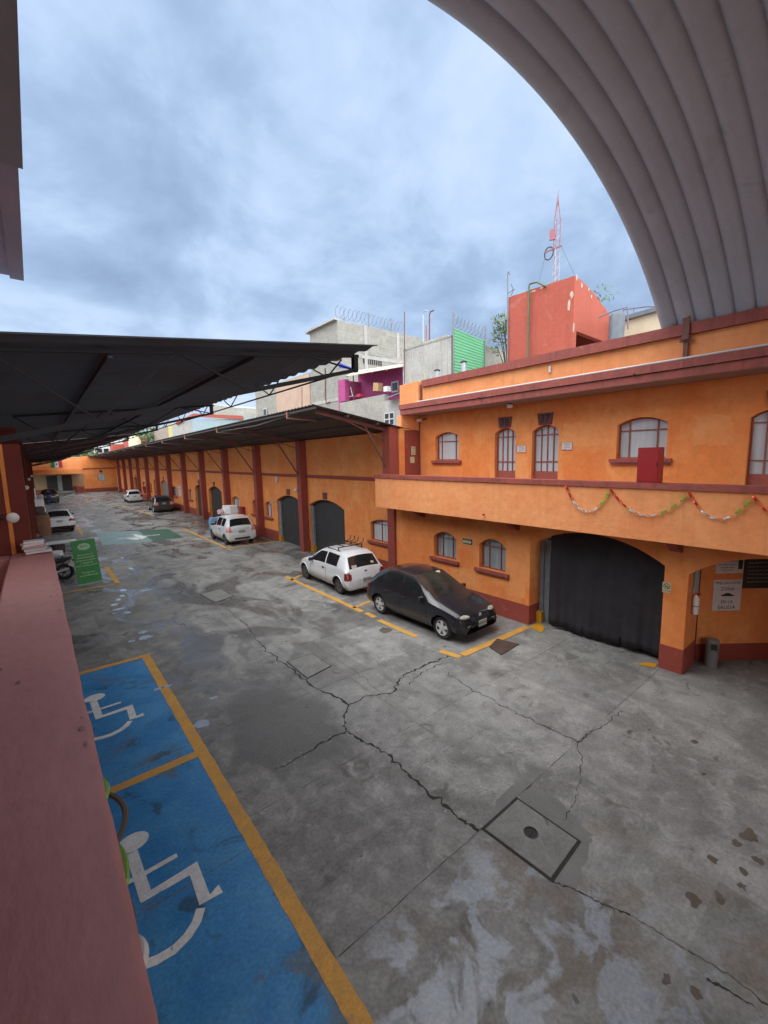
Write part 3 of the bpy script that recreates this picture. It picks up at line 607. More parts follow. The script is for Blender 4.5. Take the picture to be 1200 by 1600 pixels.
# drain covers
def cover(name, px4, label, hole=False, mat=CMANH, rim=True, z=0.012, group=None):
    P = [G(*p) for p in px4]; c = sum(P, Vector()) / 4
    t = thing(name, label, 'manhole', (c.x, c.y, 0), group=group)
    def ring(s): return [(c.x + (p.x - c.x) * s, c.y + (p.y - c.y) * s) for p in P]
    fn = lambda u, v, w: (u, v, w)
    if hole:
        h = [(c.x + .02 + (.085 * math.cos(a)), c.y + .02 + (.085 * math.sin(a))) for a in [2 * PI * i / 18 for i in range(18)]]
        MB().slab(ring(0.955), 0.0052, z, fn, [h]).build('lid', mat, t)
        MB().lathe([(.085, .0050), (.083, .0056)], (c.x + .02, c.y + .02, 0), 18).build('finger_hole', INK, t)
        MB().tube([(c.x + .02 + .080 * math.cos(a), c.y + .02 + .080 * math.sin(a), z) for a in [2 * PI * i / 20 for i in range(20)]], .008, 6, True).tube([(c.x - .03, c.y + .0, z), (c.x + .02, c.y + .02, z + .006), (c.x + .07, c.y + .04, z)], .007, 6).build('lifting_ring', IRON, t)
    else: MB().slab(ring(0.94), 0.0045, z, fn).build('lid', mat, t)
    if rim: MB().slab(ring(1.05 if hole else 1.0), 0.0030, 0.0048, fn, [ring(0.955)]).build('frame', CRACK, t)
    return t
cover('drain_cover', [(755, 1296), (808, 1248), (905, 1315), (862, 1376)], 'square concrete drain cover with a dark lifting hole, at the lower right of the yard', True)
cover('drain_cover', [(447, 1034), (488, 1021), (519, 1041), (480, 1061)], 'flush grey concrete cover without a hole, beside the long crack in mid yard')
cover('drain_cover', [(312, 929), (345, 920), (365, 932), (336, 942)], 'small dark edged drain cover far up the yard, beyond the crack', False)
t = cover('rusty_plate', [(763, 1012), (776, 998), (813, 1007), (783, 1025)], 'rusty brown steel cover plate lying beside the yellow line by the black curtain', False, RUST, False, 0.02)

# ================================================================== RIGHT: two storey building
B = thing('two_storey_building', 'orange two storey building with red balcony rail, doors 38 and 37', 'building', (10, 3, 0))
XL, XU = 9.95, 11.0                        # lower and upper wall faces
w1a, w1b = ONX(678, 830, XL), ONX(713, 870, XL); w2a, w2b = ONX(749, 860, XL), ONX(790, 880, XL)
y1 = (w1b.y, w1a.y); y2 = (w2b.y, w2a.y)
z1 = (1.30, 1.98, 2.17)
z2 = (1.27, 1.98, 2.19)
GA = arch(3.06, 6.18, -0.1, 2.22, 2.70, 16)
GB = arch(-.2, 2.64, -0.1, 2.12, 2.66, 20)  # right half is out of view, kept narrow so less light enters the passage
MB().slab([(-6, -.3), (11.75, -.3), (11.75, 2.93), (-6, 2.93)], XL, XL + .75, XYZ,
          [arch(*y1, *z1), arch(*y2, *z2), GA, GB]).build('ground_floor_wall', ORANGE, B)
for a, b in ((6.18, 11.60), (2.64, 3.06), (-6, -.2)): MB().box(XL - .012, XL - .001, a, b, 0, .53).build('skirting', RED, B)
for a, b in ((2.628, 2.639), (6.169, 6.179), (3.061, 3.072)): MB().box(XL, XL + .74, a, b, 0, .53).build('reveal_skirting', RED, B)
for y, z in ((y1, z1), (y2, z2)): arch_window(B, XL + .15, *y, *z, pane=PANE_D, wall_x=XL)
jm = MB().box(10.42, 10.50, 6.05, 6.165, 0, 2.2).box(10.46, 10.62, 5.9, 6.1, 0, 2.25); jm.build('door_jamb', GREYJ, B)
MB().box(10.30, 10.44, 6.02, 6.168, 0.004, .30).build('painted_base', YELW, B)
# gateway interior and passage
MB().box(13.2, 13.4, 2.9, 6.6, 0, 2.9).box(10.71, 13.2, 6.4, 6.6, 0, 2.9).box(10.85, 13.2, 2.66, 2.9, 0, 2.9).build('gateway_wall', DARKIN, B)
pa, pb = Vector((10.85, 2.655, 0)), Vector((12.09, 1.64, 0)); dv_ = (pb - pa).normalized(); pc = pa + dv_ * 6
pn = Vector((dv_.y, -dv_.x, 0)); pn = -pn if pn.x > 0 else pn
pw = MB(); q = -pn * .15
pw.add([pa, pc, pc + q, pa + q, pa + Vector((0, 0, 2.93)), pc + Vector((0, 0, 2.93)), pc + q + Vector((0, 0, 2.93)), pa + q + Vector((0, 0, 2.93))], [(0, 1, 5, 4), (2, 3, 7, 6), (0, 3, 2, 1), (4, 5, 6, 7), (1, 2, 6, 5), (0, 4, 7, 3)])
pw.build('passage_wall', ORANGE, B)
MB().obox((pa + pc) / 2 + pn * .006 + Vector((0, 0, .19)), (pc - pa) / 2, pn * .006, (0, 0, .19)).build('passage_skirting', RED, B)
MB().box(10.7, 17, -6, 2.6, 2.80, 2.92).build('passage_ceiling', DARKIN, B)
MB().box(10.71, 16, -.5, -.25, 0, 2.8).build('passage_shade_wall', ORANGE, B)  # unseen wall added to close off light and darken the passage
PATCHO = M('repainted_orange', (0.70, 0.195, 0.045), (0.76, 0.25, 0.065), 1.5, 0.9, 0.01, 10, fine=.06); PATCHP = M('faded_orange', (0.78, 0.33, 0.115), (0.76, 0.27, 0.08), 1.2, 0.9, 0.01, 10, fine=.06)
rw = random.Random(31)
def wall_patch(y0, y1, z0, z1, x, mat, name='repainted_patch'):
    pts = []
    for (a, b) in (((y0, z0), (y1, z0)), ((y1, z0), (y1, z1)), ((y1, z1), (y0, z1)), ((y0, z1), (y0, z0))):
        for k in range(8): f = k / 8; pts.append((a[0] + (b[0] - a[0]) * f + rw.uniform(-.05, .05), a[1] + (b[1] - a[1]) * f + rw.uniform(-.04, .04)))
    MB().slab(pts, x - .0025, x - .0005, XYZ).build(name, mat, B)
for a in ((6.95, 7.35, 3.3, 4.5, 11.0, PATCHP), (8.3, 9.4, 3.2, 4.75, 11.0, PATCHO), (4.75, 5.95, 4.75, 5.35, 11.0, PATCHP), (4.8, 5.9, 3.2, 4.6, 11.0, PATCHO), (2.3, 3.3, 3.25, 4.3, 11.0, PATCHO), (2.35, 3.0, 4.7, 5.3, 11.0, PATCHP),
          (8.08, 8.62, 1.15, 1.75, XL, PATCHO), (9.9, 11.2, .7, 2.3, XL, PATCHO), (6.3, 6.8, .7, 2.1, XL, PATCHP), (8.0, 8.7, .62, 1.0, XL, PATCHP)): wall_patch(*a)
# first column (dark red) at the corner with the warehouses
MB().box(9.86, 10.3, 11.60, 11.98, 0, 2.92).build('corner_column', RED, B)
# balcony
MB().box(9.32, 11.3, -6, 11.72, 2.93, 3.10).build('balcony_slab', SOFFIT, B)
MB().box(9.13, 9.32, -6, 11.72, 2.86, 3.87).box(9.32, 9.95, 11.56, 11.72, 3.1, 3.87).build('balcony_parapet', ORANGE2, B)
MB().box(9.09, 9.36, -6, 11.75, 3.872, 3.985).box(9.36, 9.95, 11.53, 11.75, 3.872, 3.985).build('balcony_coping', COPING, B)
for y in (2.85, 6.6, 10.2):
    MB().slab([(9.34, 2.93), (9.945, 2.93), (9.945, 2.55), (9.80, 2.58), (9.5, 2.78)], y - .09, y + .09, YXZ).build('balcony_corbel', RED, B)
# upper wall with doors and windows
def yz(px, py, x=XU): p = ONX(px, py, x); return p.y, p.z
D38 = (yz(805.5, 700)[0], yz(773, 700)[0]); D37 = (yz(872.5, 700)[0], yz(831, 700)[0]); D36 = (yz(1168, 700)[0] - .92, yz(1168, 700)[0])
UW1 = (yz(716.5, 700)[0], yz(680.5, 700)[0]); UW2 = (yz(1041, 700)[0], yz(963, 700)[0])
DZ, WZ = (3.11, 5.20, 5.36), (4.42, 5.22, 5.37)
UP = 6.02
MB().slab([(-6, 3.1), (11.42, 3.1), (11.42, UP), (-6, UP)], XU, XU + .3, XYZ,
          [arch(*D38, *DZ), arch(*D37, *DZ), arch(*D36, *DZ), arch(*UW1, *WZ), arch(*UW2, *WZ)]).build('upper_wall', ORANGE, B)
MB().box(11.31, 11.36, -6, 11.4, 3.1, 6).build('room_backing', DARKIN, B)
def gdoor(y, num):
    d = arch_window(B, XU + .14, *y, *DZ, kind='door', cols=(0.27, 0.5, 0.73), sill=False, panel=0.98, rails=[DZ[1] - .10, 4.36], wall_x=XU)
    MB().box(XU + .135, XU + .16, y[0] + .046, y[1] - .046, 3.12, 3.98).build('lower_panel', RED, d)
    MB().box(XU + .128, XU + .134, y[1] - .18, y[1] - .05, 3.98, 4.09).build('lock_box', RED, d)
    c = (y[0] + y[1]) / 2
    pl = MB().slab([(c - .19, 5.37), (c + .19, 5.37), (c + .235, 5.68), (c - .235, 5.68)], XU - .035, XU - .001, XYZ).build('number_plaque', MAROON, B)
    if num: text('number', num, 0.30, INK, pl, (XU - .037, c, 5.52), (0, -1, 0), (0, 0, 1), 0.004, bold=.004)
gdoor(D38, '38'); gdoor(D37, '37'); gdoor(D36, '36')
arch_window(B, XU + .14, *UW1, *WZ, pane=PANE, cols=(0.22, 0.82), wall_x=XU, rails=[5.06])
arch_window(B, XU + .14, *UW2, *WZ, pane=PANE, cols=(0.22, 0.78), wall_x=XU, rails=[5.08])
# end fin beside the warehouse canopy: door, strip, plaster above
YF = 11.42
MB().slab([(10.24, 5.50), (11.3, 5.50), (11.3, UP), (10.12, UP), (10.12, 5.62)], YF, YF + .2, YXZ).build('end_wall', ORANGE2, B)
MB().box(10.29, 11.0, YF + .02, YF + .08, 3.1, 5.49).build('end_door', RED, B)
MB().box(10.06, 10.285, YF + .03, YF + .10, 3.1, 5.55).build('end_strip', ORANGE, B)
MB().box(9.64, 10.055, YF + .1, YF + .5, 3.1, 5.62).build('upper_column', RED, B)
# cornice in two fascia bands, soffit, roof parapet with coping
MB().box(10.12, 11.3, -6, YF + .05, 6.022, 6.19).box(10.08, 11.3, -6, YF + .09, 6.20, 6.36).build('cornice', COPING, B)
MB().box(10.14, 11.0, -6, YF + .03, 6.012, 6.0215).build('cornice_soffit', SOFFIT, B)
MB().box(10.095, 10.11, -6, YF + .05, 6.188, 6.202).build('cornice_groove', CRACK, B)
MB().box(10.31, 10.5, -6, 10.55, 6.36, 6.85).box(10.18, 11.1, 10.62, 11.55, 6.36, 7.04).build('roof_parapet', ORANGE2, B)
MB().box(10.22, 10.56, -6, 10.50, 6.852, 7.065).build('roof_coping', COPING, B)
MB().tube([(10.27, 10.585, 6.36), (10.27, 10.585, 6.86), (10.27, 10.585, 6.92), (10.30, 10.48, 6.95)], .028, 8).build('downpipe', RAFT, B)
MB().box(10.3, 16, -6, 11.4, 6.30, 6.355).build('roof_deck', CONC2, B)
MB().tube([(10.12, -6, 6.385), (10.12, 4, 6.385), (10.13, 10.6, 6.382)], .021, 8).build('conduit', DUCTW, B)
MB().box(10.17, 10.22, 2.98, 3.10, 6.75, 7.22).box(10.20, 10.24, 2.94, 3.14, 6.72, 6.78).box(10.23, 10.29, 3.00, 3.08, 6.40, 6.74).build('roof_bracket', RAFT, B)
MB().tube([(10.29, 5.96, 6.6), (10.29, 5.96, 6.75)], .03, 8).build('vent_pipe', DUCTW, B)
for y in (3.9, 8.0): MB().tube([(10.10, y, 6.215), (10.02, y, 6.205)], .022, 8).build('drain_spout', RAFT, B)
sp_ = MB().tube([(9.14, 7.05, 3.02), (9.06, 7.05, 3.01)], .02, 8); sp_.build('drain_spout', RAFT, B)
MB().tube([(11.0 - .03, YF - .03, 3.1), (11.0 - .03, YF - .03, 5.95)], .018, 6).build('wall_conduit', RAFT, B)

# ---- things on the building
cu = MB(); ys = [3.09 + 2.62 * i / 110 for i in range(111)]
def cx_(y, z):
    k = (y - 3.09) / 2.62
    return 10.22 + .026 * math.sin(y * 10 + 1.4 * math.sin(y * 3.1)) * (0.55 + .45 * (2.7 - z) / 2.7) + .012 * math.sin(y * 29 + z) * (1 - z / 3) - .10 * max(0, k - .9) * 5
rows = [0.10, .3, .6, 1.0, 1.5, 2.0, 2.45, 2.78]
vs = []
for z in rows:
    for y in ys:
        zz = z
        if z == rows[0]: zz = .09 + .05 * math.sin(y * 2.3) + (.34 if abs(y - 4.86) < .012 or abs(y - 3.98) < .014 else 0) + .02 * math.sin(y * 11)
        vs.append((cx_(y, z), y, zz))
n_ = len(ys); cu.add(vs, [(r * n_ + i, r * n_ + i + 1, (r + 1) * n_ + i + 1, (r + 1) * n_ + i) for r in range(len(rows) - 1) for i in range(n_ - 1)])
ct = thing('gateway_curtain', 'long black cloth curtain hanging across the arched gateway of the orange building', 'curtain', (10.2, 4.4, 0))
cuo = cu.build('cloth', CLOTH, ct, smooth=True, fix=False)
MB().tube([(10.24, 3.08, 2.60), (10.24, 6.1, 2.60)], .02, 8).build('rod', IRON, ct)
mdf = cuo.modifiers.new('thick', 'SOLIDIFY'); mdf.thickness = .006

def board(name, label, cat, o, right, up, w, h, mat, border=None, group=None, d=.012):
    """flat sign board with a frame, centre o"""
    rt, u = Vector(right).normalized(), Vector(up).normalized(); n = rt.cross(u); o = Vector(o)
    t = thing(name, label, cat, o, group=group)
    MB().obox(o, rt * w / 2, u * h / 2, n * d / 2).build('panel', mat, t)
    if border:
        bw = min(w, h) * .05; m = MB(); f = o + n * (d / 2 + .001)
        for s in (-1, 1):
            m.obox(f + u * s * (h / 2 - bw / 2), rt * w / 2, u * bw / 2, n * .002); m.obox(f + rt * s * (w / 2 - bw / 2), rt * bw / 2, u * (h / 2 - bw), n * .002)
        m.build('border', border, t)
    return t, o + n * (d / 2 + .003), rt, u
RT, UPV = Vector((0, -1, 0)), Vector((0, 0, 1))
def lines(t, f, rt, u, rows, mat, name='lettering'):
    for (s, size, dx, dy) in rows: text(name, s, size, mat, t, f + rt * dx + u * dy, rt, u, .002)
# no-smoking notice on the pier
p = ONX(1042, 918, XL); t, f, rt, u = board('no_smoking_sign', 'small cream no smoking sign on the orange pier right of the black curtain', 'sign', (XL - .008, p.y, p.z), RT, UPV, .155, .22, SIGNC)
ring = [f + rt * (.055 * math.cos(a)) + u * (.055 * math.sin(a) + .03) for a in [2 * PI * i / 24 for i in range(24)]]
m = MB().tube(ring, .006, 6, True); m.bar(f + rt * -.038 + u * .068, f + rt * .038 + u * -.008, .012, .004, RT.cross(UPV)); m.bar(f + rt * -.035 + u * .02, f + rt * .035 + u * .028, .014, .004, RT.cross(UPV)); m.build('symbol', INK, t)
lines(t, f, rt, u, [('NO FUMAR', .030, 0, -.072)], INK)
# exit arrow sign between the lower windows
p = ONX(731, 846, XL); t, f, rt, u = board('exit_sign', 'small dark green sign with a pale arrow between the two lower windows', 'sign', (XL - .008, p.y, p.z), RT, UPV, .40, .20, SIGNC)
MB().obox(f - rt.cross(u) * .001, rt * .185, u * .085, rt.cross(u) * .0015).build('panel_print', IRON, t)
MB().slab([(-.17, -.05), (.09, -.05), (.09, -.075), (.16, -.01), (.09, .055), (.09, .025), (-.17, .025)], 0, .002, lambda a, b, c: tuple(f + rt * a + u * b + rt.cross(u) * (.002 + c))).build('arrow', SIGNC, t)
lines(t, f + rt.cross(u) * .002, rt, u, [('RUTA DE', .040, -.03, .055)], SIGNC); lines(t, f + rt.cross(u) * .004, rt, u, [('EVACUACION', .030, -.03, -.012)], IRON)
# two white notices beside doors 38 and 37
for (px, py, lb) in ((815, 701.5, 'small white notice with red frame between doors 38 and 37'), (886, 697, 'small white notice with red frame on the wall to the right of door 37')):
    p = ONX(px, py, XU); t, f, rt, u = board('door_notice', lb, 'sign', (XU - .008, p.y, p.z), RT, UPV, .30, .215, SIGNW, INKR, 'white notices beside the doors')
    lines(t, f, rt, u, [('OFICINA', .042, 0, .055)], INK); lines(t, f, rt, u, [('horario 9 a 18', .028, 0, .01), ('lunes a viernes', .028, 0, -.035)], INK); lines(t, f, rt, u, [('gracias', .03, -.05, -.075)], INKR)
# notice on the end door
p0 = ONY(645.5, 701, YF); t, f, rt, u = board('door_poster', 'faded yellow notice on the dark red door at the far end of the balcony', 'sign', (p0.x, YF - .01, 4.78), (1, 0, 0), UPV, .2, .30, SIGNC)
lines(t, f, rt, u, [('AVISO', .05, 0, .09), ('no pasar', .035, 0, .02), ('solo', .035, 0, -.04), ('personal', .035, 0, -.09)], INK)
tag(MB().box(10.52, 10.72, YF - .012, YF - .001, 4.34, 4.56).build('paper_slip', SIGNC), 'small plain paper stuck under the faded yellow notice on the end door', 'paper')
# red cabinet standing on the balcony rail
b0, b1 = ONX(997, 753, 9.2), ONX(1031, 753, 9.2)
t = thing('red_cabinet', 'tall plain red metal box standing on the balcony rail below the wide upper window', 'box', (9.22, (b0.y + b1.y) / 2, 3.985))
MB().box(9.12, 9.34, b1.y, b0.y, 3.987, 4.66).build('case', REDB, t)
MB().box(9.112, 9.119, b1.y + .02, b0.y - .02, 4.01, 4.64).build('door_panel', REDB, t); MB().box(9.10, 9.111, b1.y + .03, b1.y + .05, 4.3, 4.38).build('handle', IRON, t)
# camera under the cornice
p = (10.95, 11.15, 5.86)
t = thing('security_camera', 'small white security camera under the cornice at the far end of the balcony', 'camera', p)
MB().tube([(10.90, 11.25, 5.86), (10.72, 11.22, 5.84)], .055, 10).build('housing', WHITE, t); MB().tube([(11.0, 11.05, 5.90), (10.9, 11.15, 5.88)], .02, 8).build('bracket', IRON, t)
t = thing('soffit_lamp', 'round white lamp fixed under the cornice above door 38', 'lamp', (10.62, 7.35, 6.0))
MB().lathe([(.04, -.13), (.085, -.10), (.09, -.05), (.06, -.02)], (10.62, 7.35, 6.01), 16).build('globe', WHITE, t, smooth=True); MB().lathe([(.07, -.022), (.07, 0)], (10.62, 7.35, 6.01), 16).build('base', IRON, t)
# passage: extinguisher, bin, posters
ex = thing('fire_extinguisher', 'white fire extinguisher hanging inside the passage right of the curtain', 'extinguisher', (10.30, 2.60, 1.3))
MB().lathe([(.02, 0), (.055, .02), (.055, .16), (.05, .20)], (10.28, 2.57, 1.22), 14).build('bottle', WHITE, ex, smooth=True); MB().lathe([(.058, .2), (.058, .36), (.02, .42)], (10.28, 2.57, 1.22), 14).build('upper_bottle', WHITE, ex, smooth=True)
MB().lathe([(.057, .185), (.057, .205)], (10.28, 2.57, 1.22), 14).build('band', IRON, ex); MB().tube([(10.28, 2.57, 1.62), (10.28, 2.53, 1.70), (10.28, 2.48, 1.66)], .014, 6).build('valve', REDB, ex)
for (cy, z0, z1_, lb, mt) in ((10.42, 1.78, 2.32, 'grey green notice on the inner side of the passage pier, upper one', PBLUE), (10.36, 1.66, 1.78, 'narrow grey strip notice under the grey green one inside the passage', GALV)):
    tag(MB().box(cy - .14, cy + .14, 2.612, 2.624, z0, z1_).build('pier_notice', mt), lb, 'sign')
bp_ = pa + dv_ * .16 + pn * .26
t = thing('litter_bin', 'tall grey cylindrical litter bin with a dark opening in the passage', 'bin', (bp_.x, bp_.y, 0))
BINM = M('dull_bin_steel', (0.20, 0.20, 0.18), (0.15, 0.15, 0.14), 5, 0.5)
MB().lathe([(.115, .0), (.115, .54), (.12, .56), (.11, .60), (.05, .62)], (bp_.x, bp_.y, 0), 20).build('body', BINM, t, smooth=True)
od = (Vector((0, 0, 0)) - bp_); od.z = 0; od.normalize(); os_ = Vector((-od.y, od.x, 0))
MB().obox(bp_ + od * .112 + os_ * .03 + Vector((0, 0, .47)), os_ * .055, od * .008, (0, 0, .065)).build('opening', INK, t)
def onwall(px, py):
    d = ray(px, py); o = Vector((0, 0, H)); tt = (pa - o).dot(pn) / d.dot(pn); return o + d * tt
def wall_board(name, label, x0, y0, x1, y1_, mat, border=None):
    a, b = onwall(x0, y0), onwall(x1, y1_); c = (a + b) / 2 + pn * .012
    w = abs((b - a).dot(dv_)); h = abs(a.z - b.z)
    return board(name, label, 'sign', c, dv_, UPV, w, h, mat, border) + (w, h)
t, f, rt, u, w, h = wall_board('caution_poster', 'white poster with a car silhouette and black writing in the dark passage', 1115, 906, 1155, 953, SIGNW)
lines(t, f, rt, u, [('PRECAUCION', w * .145, 0, h * .40), ('ZONA', w * .17, 0, h * .20), ('EN LA', w * .16, 0, -h * .22), ('SALIDA', w * .19, 0, -h * .40)], INK)
cs = [(-.2, -.03), (.22, -.03), (.22, .01), (.14, .03), (.08, .075), (-.06, .075), (-.13, .03), (-.2, .015)]
MB().slab([(a * w * 1.05, b * w * 1.05) for a, b in cs], 0, .002, lambda a, b, c: tuple(f + rt * a + u * b + rt.cross(u) * c)).build('car_symbol', INK, t)
t, f, rt, u, w, h = wall_board('tariff_poster', 'pale paper notice with small print above the caution poster in the passage', 1119, 872, 1160, 895, SIGNW)
lines(t, f, rt, u, [('HORARIO DE SERVICIO', h * .13, -w * .1, h * .3), ('lunes a viernes 7:00 a 20:00', h * .10, -w * .1, h * .08), ('sabado 8:00 a 15:00', h * .10, -w * .1, -h * .12), ('domingo cerrado', h * .10, -w * .1, -h * .3)], INK)
MB().obox(f + rt * w * .38 + u * .02, rt * w * .08, u * h * .3, rt.cross(u) * .001).build('photo_print', INK, t)
t, f, rt, u, w, h = wall_board('notice_board', 'dark board covered in lines of small print at the right end of the passage', 1163, 874, 1215, 918, IRON)
lines(t, f, rt, u, [(('REGLAMENTO INTERNO' if i == 0 else 'normas de uso y circulacion'), h * .085, 0, h * (.38 - .13 * i)) for i in range(6)], GALV)

# foil chain along the balcony
def chain(anchors, sags, x, label, name, group, ln=.105):
    t = thing(name, label, 'garland', (x, anchors[0][0], anchors[0][1]), group=group)
    tot = 0
    for k in range(len(anchors) - 1):
        (ya, za), (yb, zb), zs = anchors[k], anchors[k + 1], sags[k]
        pts = []
        for i in range(61):
            s = i / 60; y = ya + (yb - ya) * s; z = za + (zb - za) * s - (min(za, zb) - zs) * (1 - (2 * s - 1) ** 2); pts.append(Vector((x, y, z)))
        d = 0; acc = [0]
        for i in range(60): acc.append(acc[-1] + (pts[i + 1] - pts[i]).length)
        n = int(acc[-1] / (ln * .86))
        for j in range(n):
            L0 = acc[-1] * (j + .5) / n; i = max(i for i in range(60) if acc[i] <= L0); c = pts[i]; tv = (pts[i + 1] - pts[i]).normalized()
            s = (j + .5) / n; mt = FOILR if s < .28 else FOILS if s < .68 else FOILG
            nx = Vector((1, 0, 0)); up = tv.cross(nx).normalized(); side, nn = (up, nx) if j % 2 else (nx, up)
            m = MB(); hw = .014; vs = []
            for q in range(10):
                a = 2 * PI * q / 10; cc = c + tv * ln * .5 * math.cos(a) + side * .025 * math.sin(a) + Vector((random.uniform(-.006, .006), 0, random.uniform(-.006, .006)))
                vs += [cc - nn * hw, cc + nn * hw]
            m.add(vs, [(2 * q, 2 * q + 1, (2 * q + 3) % 20, (2 * q + 2) % 20) for q in range(10)]); m.build('link', mt, t, fix=False)
    return t
chain([(4.80, 3.86), (3.85, 3.83), (2.49, 3.83), (1.60, 3.82), (.6, 3.8)], [3.32, 3.36, 3.40, 3.4], 9.085, 'red silver and green foil chain hung in swags on the orange balcony front', 'foil_garland', None)

# ================================================================== barrel vault over the near end of the yard
V = thing('barrel_vault_roof', 'grey ribbed sheet steel barrel vault spanning overhead at the near end of the yard', 'roof', (4.9, 0, 7.1))
vc, vR, vz = 4.9, 7.85, 9.36 - 7.85
a0 = math.acos((6.98 - vz) / vR); nA = 64; per = 0.305
vy = []; y = 3.53
while y > -9:
    for k in range(8):
        f = k / 8; vy.append((y - per * f, -0.070 * math.sin(PI * f) ** 0.6))
    y -= per
vs, no = [], len(vy)
for sft in (0, .02):
    for i in range(nA + 1):
        a = -a0 + 2 * a0 * i / nA
        for (yy, d) in vy:
            r = vR + d + sft - .05
            vs.append((vc + r * math.sin(a), yy, vz + r * math.cos(a)))
K = (nA + 1) * no; fs = []
for i in range(nA):
    for j in range(no - 1):
        fs.append((i * no + j, i * no + j + 1, (i + 1) * no + j + 1, (i + 1) * no + j))
        fs.append((K + i * no + j, K + (i + 1) * no + j, K + (i + 1) * no + j + 1, K + i * no + j + 1))
    fs.append((i * no, (i + 1) * no, K + (i + 1) * no, K + i * no))
for j in range(no - 1): fs.append((j, j + 1, K + j + 1, K + j)); fs.append((nA * no + j, nA * no + j + 1, K + nA * no + j + 1, K + nA * no + j))
MB().add(vs, fs).build('ribbed_sheet', VAULT, V, smooth=True)

Rb = thing('rear_light_block', 'orange wall closing the yard behind the viewpoint under the vault', 'building', (5, -9.2, 0))  # out of view; added to block light coming in from behind under the vault
MB().box(-6, 16, -9.6, -9.3, 0, 4.8).build('wall', ORANGE, Rb); MB().box(-6, 16, -9.299, -9.27, 0, .55).build('skirting', RED, Rb)

# ================================================================== RIGHT: long warehouse row with canopy
Wh = thing('warehouse_row', 'long orange warehouse row with dark red columns and a sloping metal canopy', 'building', (10.3, 45, 0))
XW = 10.3; YE = 81.0
def zr(x, y): return 6.17 - .0086 * (y - 11.4) - (x - 6.63) * .165
def wy(px, py=770): return ONX(px, py, XW).y
doors = [(537, 482, 1), (471.5, 432, 1), (346, 326, 1), (319, 305, 1), (262.5, 252, 2), (248.5, 241.5, 1), (217.5, 211, 1), (209.5, 207, 1)]
wins = [(620, 577.5, 0), (423.5, 413.5, 1), (402.5, 393.5, 1), (373.5, 362, 1), (300, 295, 1), (277, 269, 0), (238, 235.5, 1), (228, 224, 1), (200.5, 198, 1)]
holes, dd, ww = [], [], []
for a, b, k in doors:
    h = (wy(a), wy(b)); dd.append((h, k)); holes.append(arch(h[0], h[1], -.1, 2.32, 2.66, 10))
for a, b, k in wins:
    h = (wy(a), wy(b)); h = (h[0], max(h[1], h[0] + .7)); ww.append((h, k)); holes.append(arch(h[0], h[1], 1.25, 1.98, 2.16, 8))
MB().slab([(11.99, -.3), (YE, -.3), (YE, 4.9), (60, 5.12), (11.99, 5.50)], XW, XW + .35, XYZ, holes).build('wall', ORANGE, Wh)
cols_y = [18.8, 24.2, 29.6, 34.9, 40.2, 45.5, 50.8, 56.1, 61.5, 66.8, 72.1, 77.5]
edges = sorted([h for h, k in dd]); prev = 11.99
for h in edges + [(YE, YE)]:
    if h[0] - prev > .05: MB().box(XW - .014, XW - .001, prev, h[0], 0, .56).build('skirting', RED, Wh)
    prev = h[1]
MB().box(XW - .05, XW - .001, 11.99, YE, 3.66, 3.80).build('string_course', RED, Wh)
for i, (h, k) in enumerate(dd):
    MB().slab(arch(h[0] + .004, h[1] - .004, .01, 2.315, 2.65, 10), XW + .20, XW + .26, XYZ).build('door', GREYJ if k == 2 else STEELDOOR, Wh)
    if i < 2:
        MB().box(XW + .10, XW + .195, h[1] - .20, h[1] - .01, .3, 2.25).build('door_jamb', GREYJ, Wh)
        MB().box(XW + .02, XW + .3, h[1] - .22, h[1] - .006, .004, .28).build('painted_base', YELW, Wh)
    c = (h[0] + h[1]) / 2
    pl = MB().slab([(c - .17, 2.70), (c + .17, 2.70), (c + .20, 3.0), (c - .20, 3.0)], XW - .03, XW - .001, XYZ).build('number_plaque', MAROON, Wh)
for h, k in ww: arch_window(Wh, XW + .14, *h, 1.25, 1.98, 2.16, pane=PANE, cols=(.33, .66) if k == 0 else (.5,), wall_x=XW)
for y in cols_y: MB().box(XW - .36, XW - .001, y - .19, y + .19, 0, zr(XW - .2, y) - .12).build('column', RED, Wh)
# canopy: corrugated sheet with rafters, struts, purlins and edge hooks
def corrugated(name, mat, parent, x0, x1, y0, y1, zf, per=.22, amp=.016, nx=8, th=.012, k=6):
    n = int((y1 - y0) / per * k); vs = []
    for s in (0, 1):
        for i in range(n + 1):
            y = y0 + (y1 - y0) * i / n
            for j in range(nx + 1):
                x = x0 + (x1 - x0) * j / nx
                vs.append((x, y, zf(x, y) + amp * math.sin(2 * PI * (y - y0) / per) + th * s))
    q = nx + 1; Kq = (n + 1) * q; fs = []
    for i in range(n):
        for j in range(nx):
            a = i * q + j; fs.append((a, a + 1, a + q + 1, a + q)); fs.append((Kq + a, Kq + a + q, Kq + a + q + 1, Kq + a + 1))
        for a in (i * q, i * q + nx): fs.append((a, a + q, Kq + a + q, Kq + a))
    for j in range(nx): fs.append((j, j + 1, Kq + j + 1, Kq + j)); fs.append((n * q + j, n * q + j + 1, Kq + n * q + j + 1, Kq + n * q + j))
    return MB().add(vs, fs).build(name, mat, parent, smooth=True)
cano = corrugated('canopy', CANR, Wh, 6.63, 11.25, 11.40, YE, zr)
MB().box(10.66, 11.3, 11.65, YE, 4.5, 4.8).build('canopy_wall_plate', ORANGE, Wh)
for x in (6.72, 7.9, 9.1): MB().bar((x, 11.45, zr(x, 11.45) - .06), (x, YE, zr(x, YE) - .06), .05, .07).build('purlin', CANR, cano)
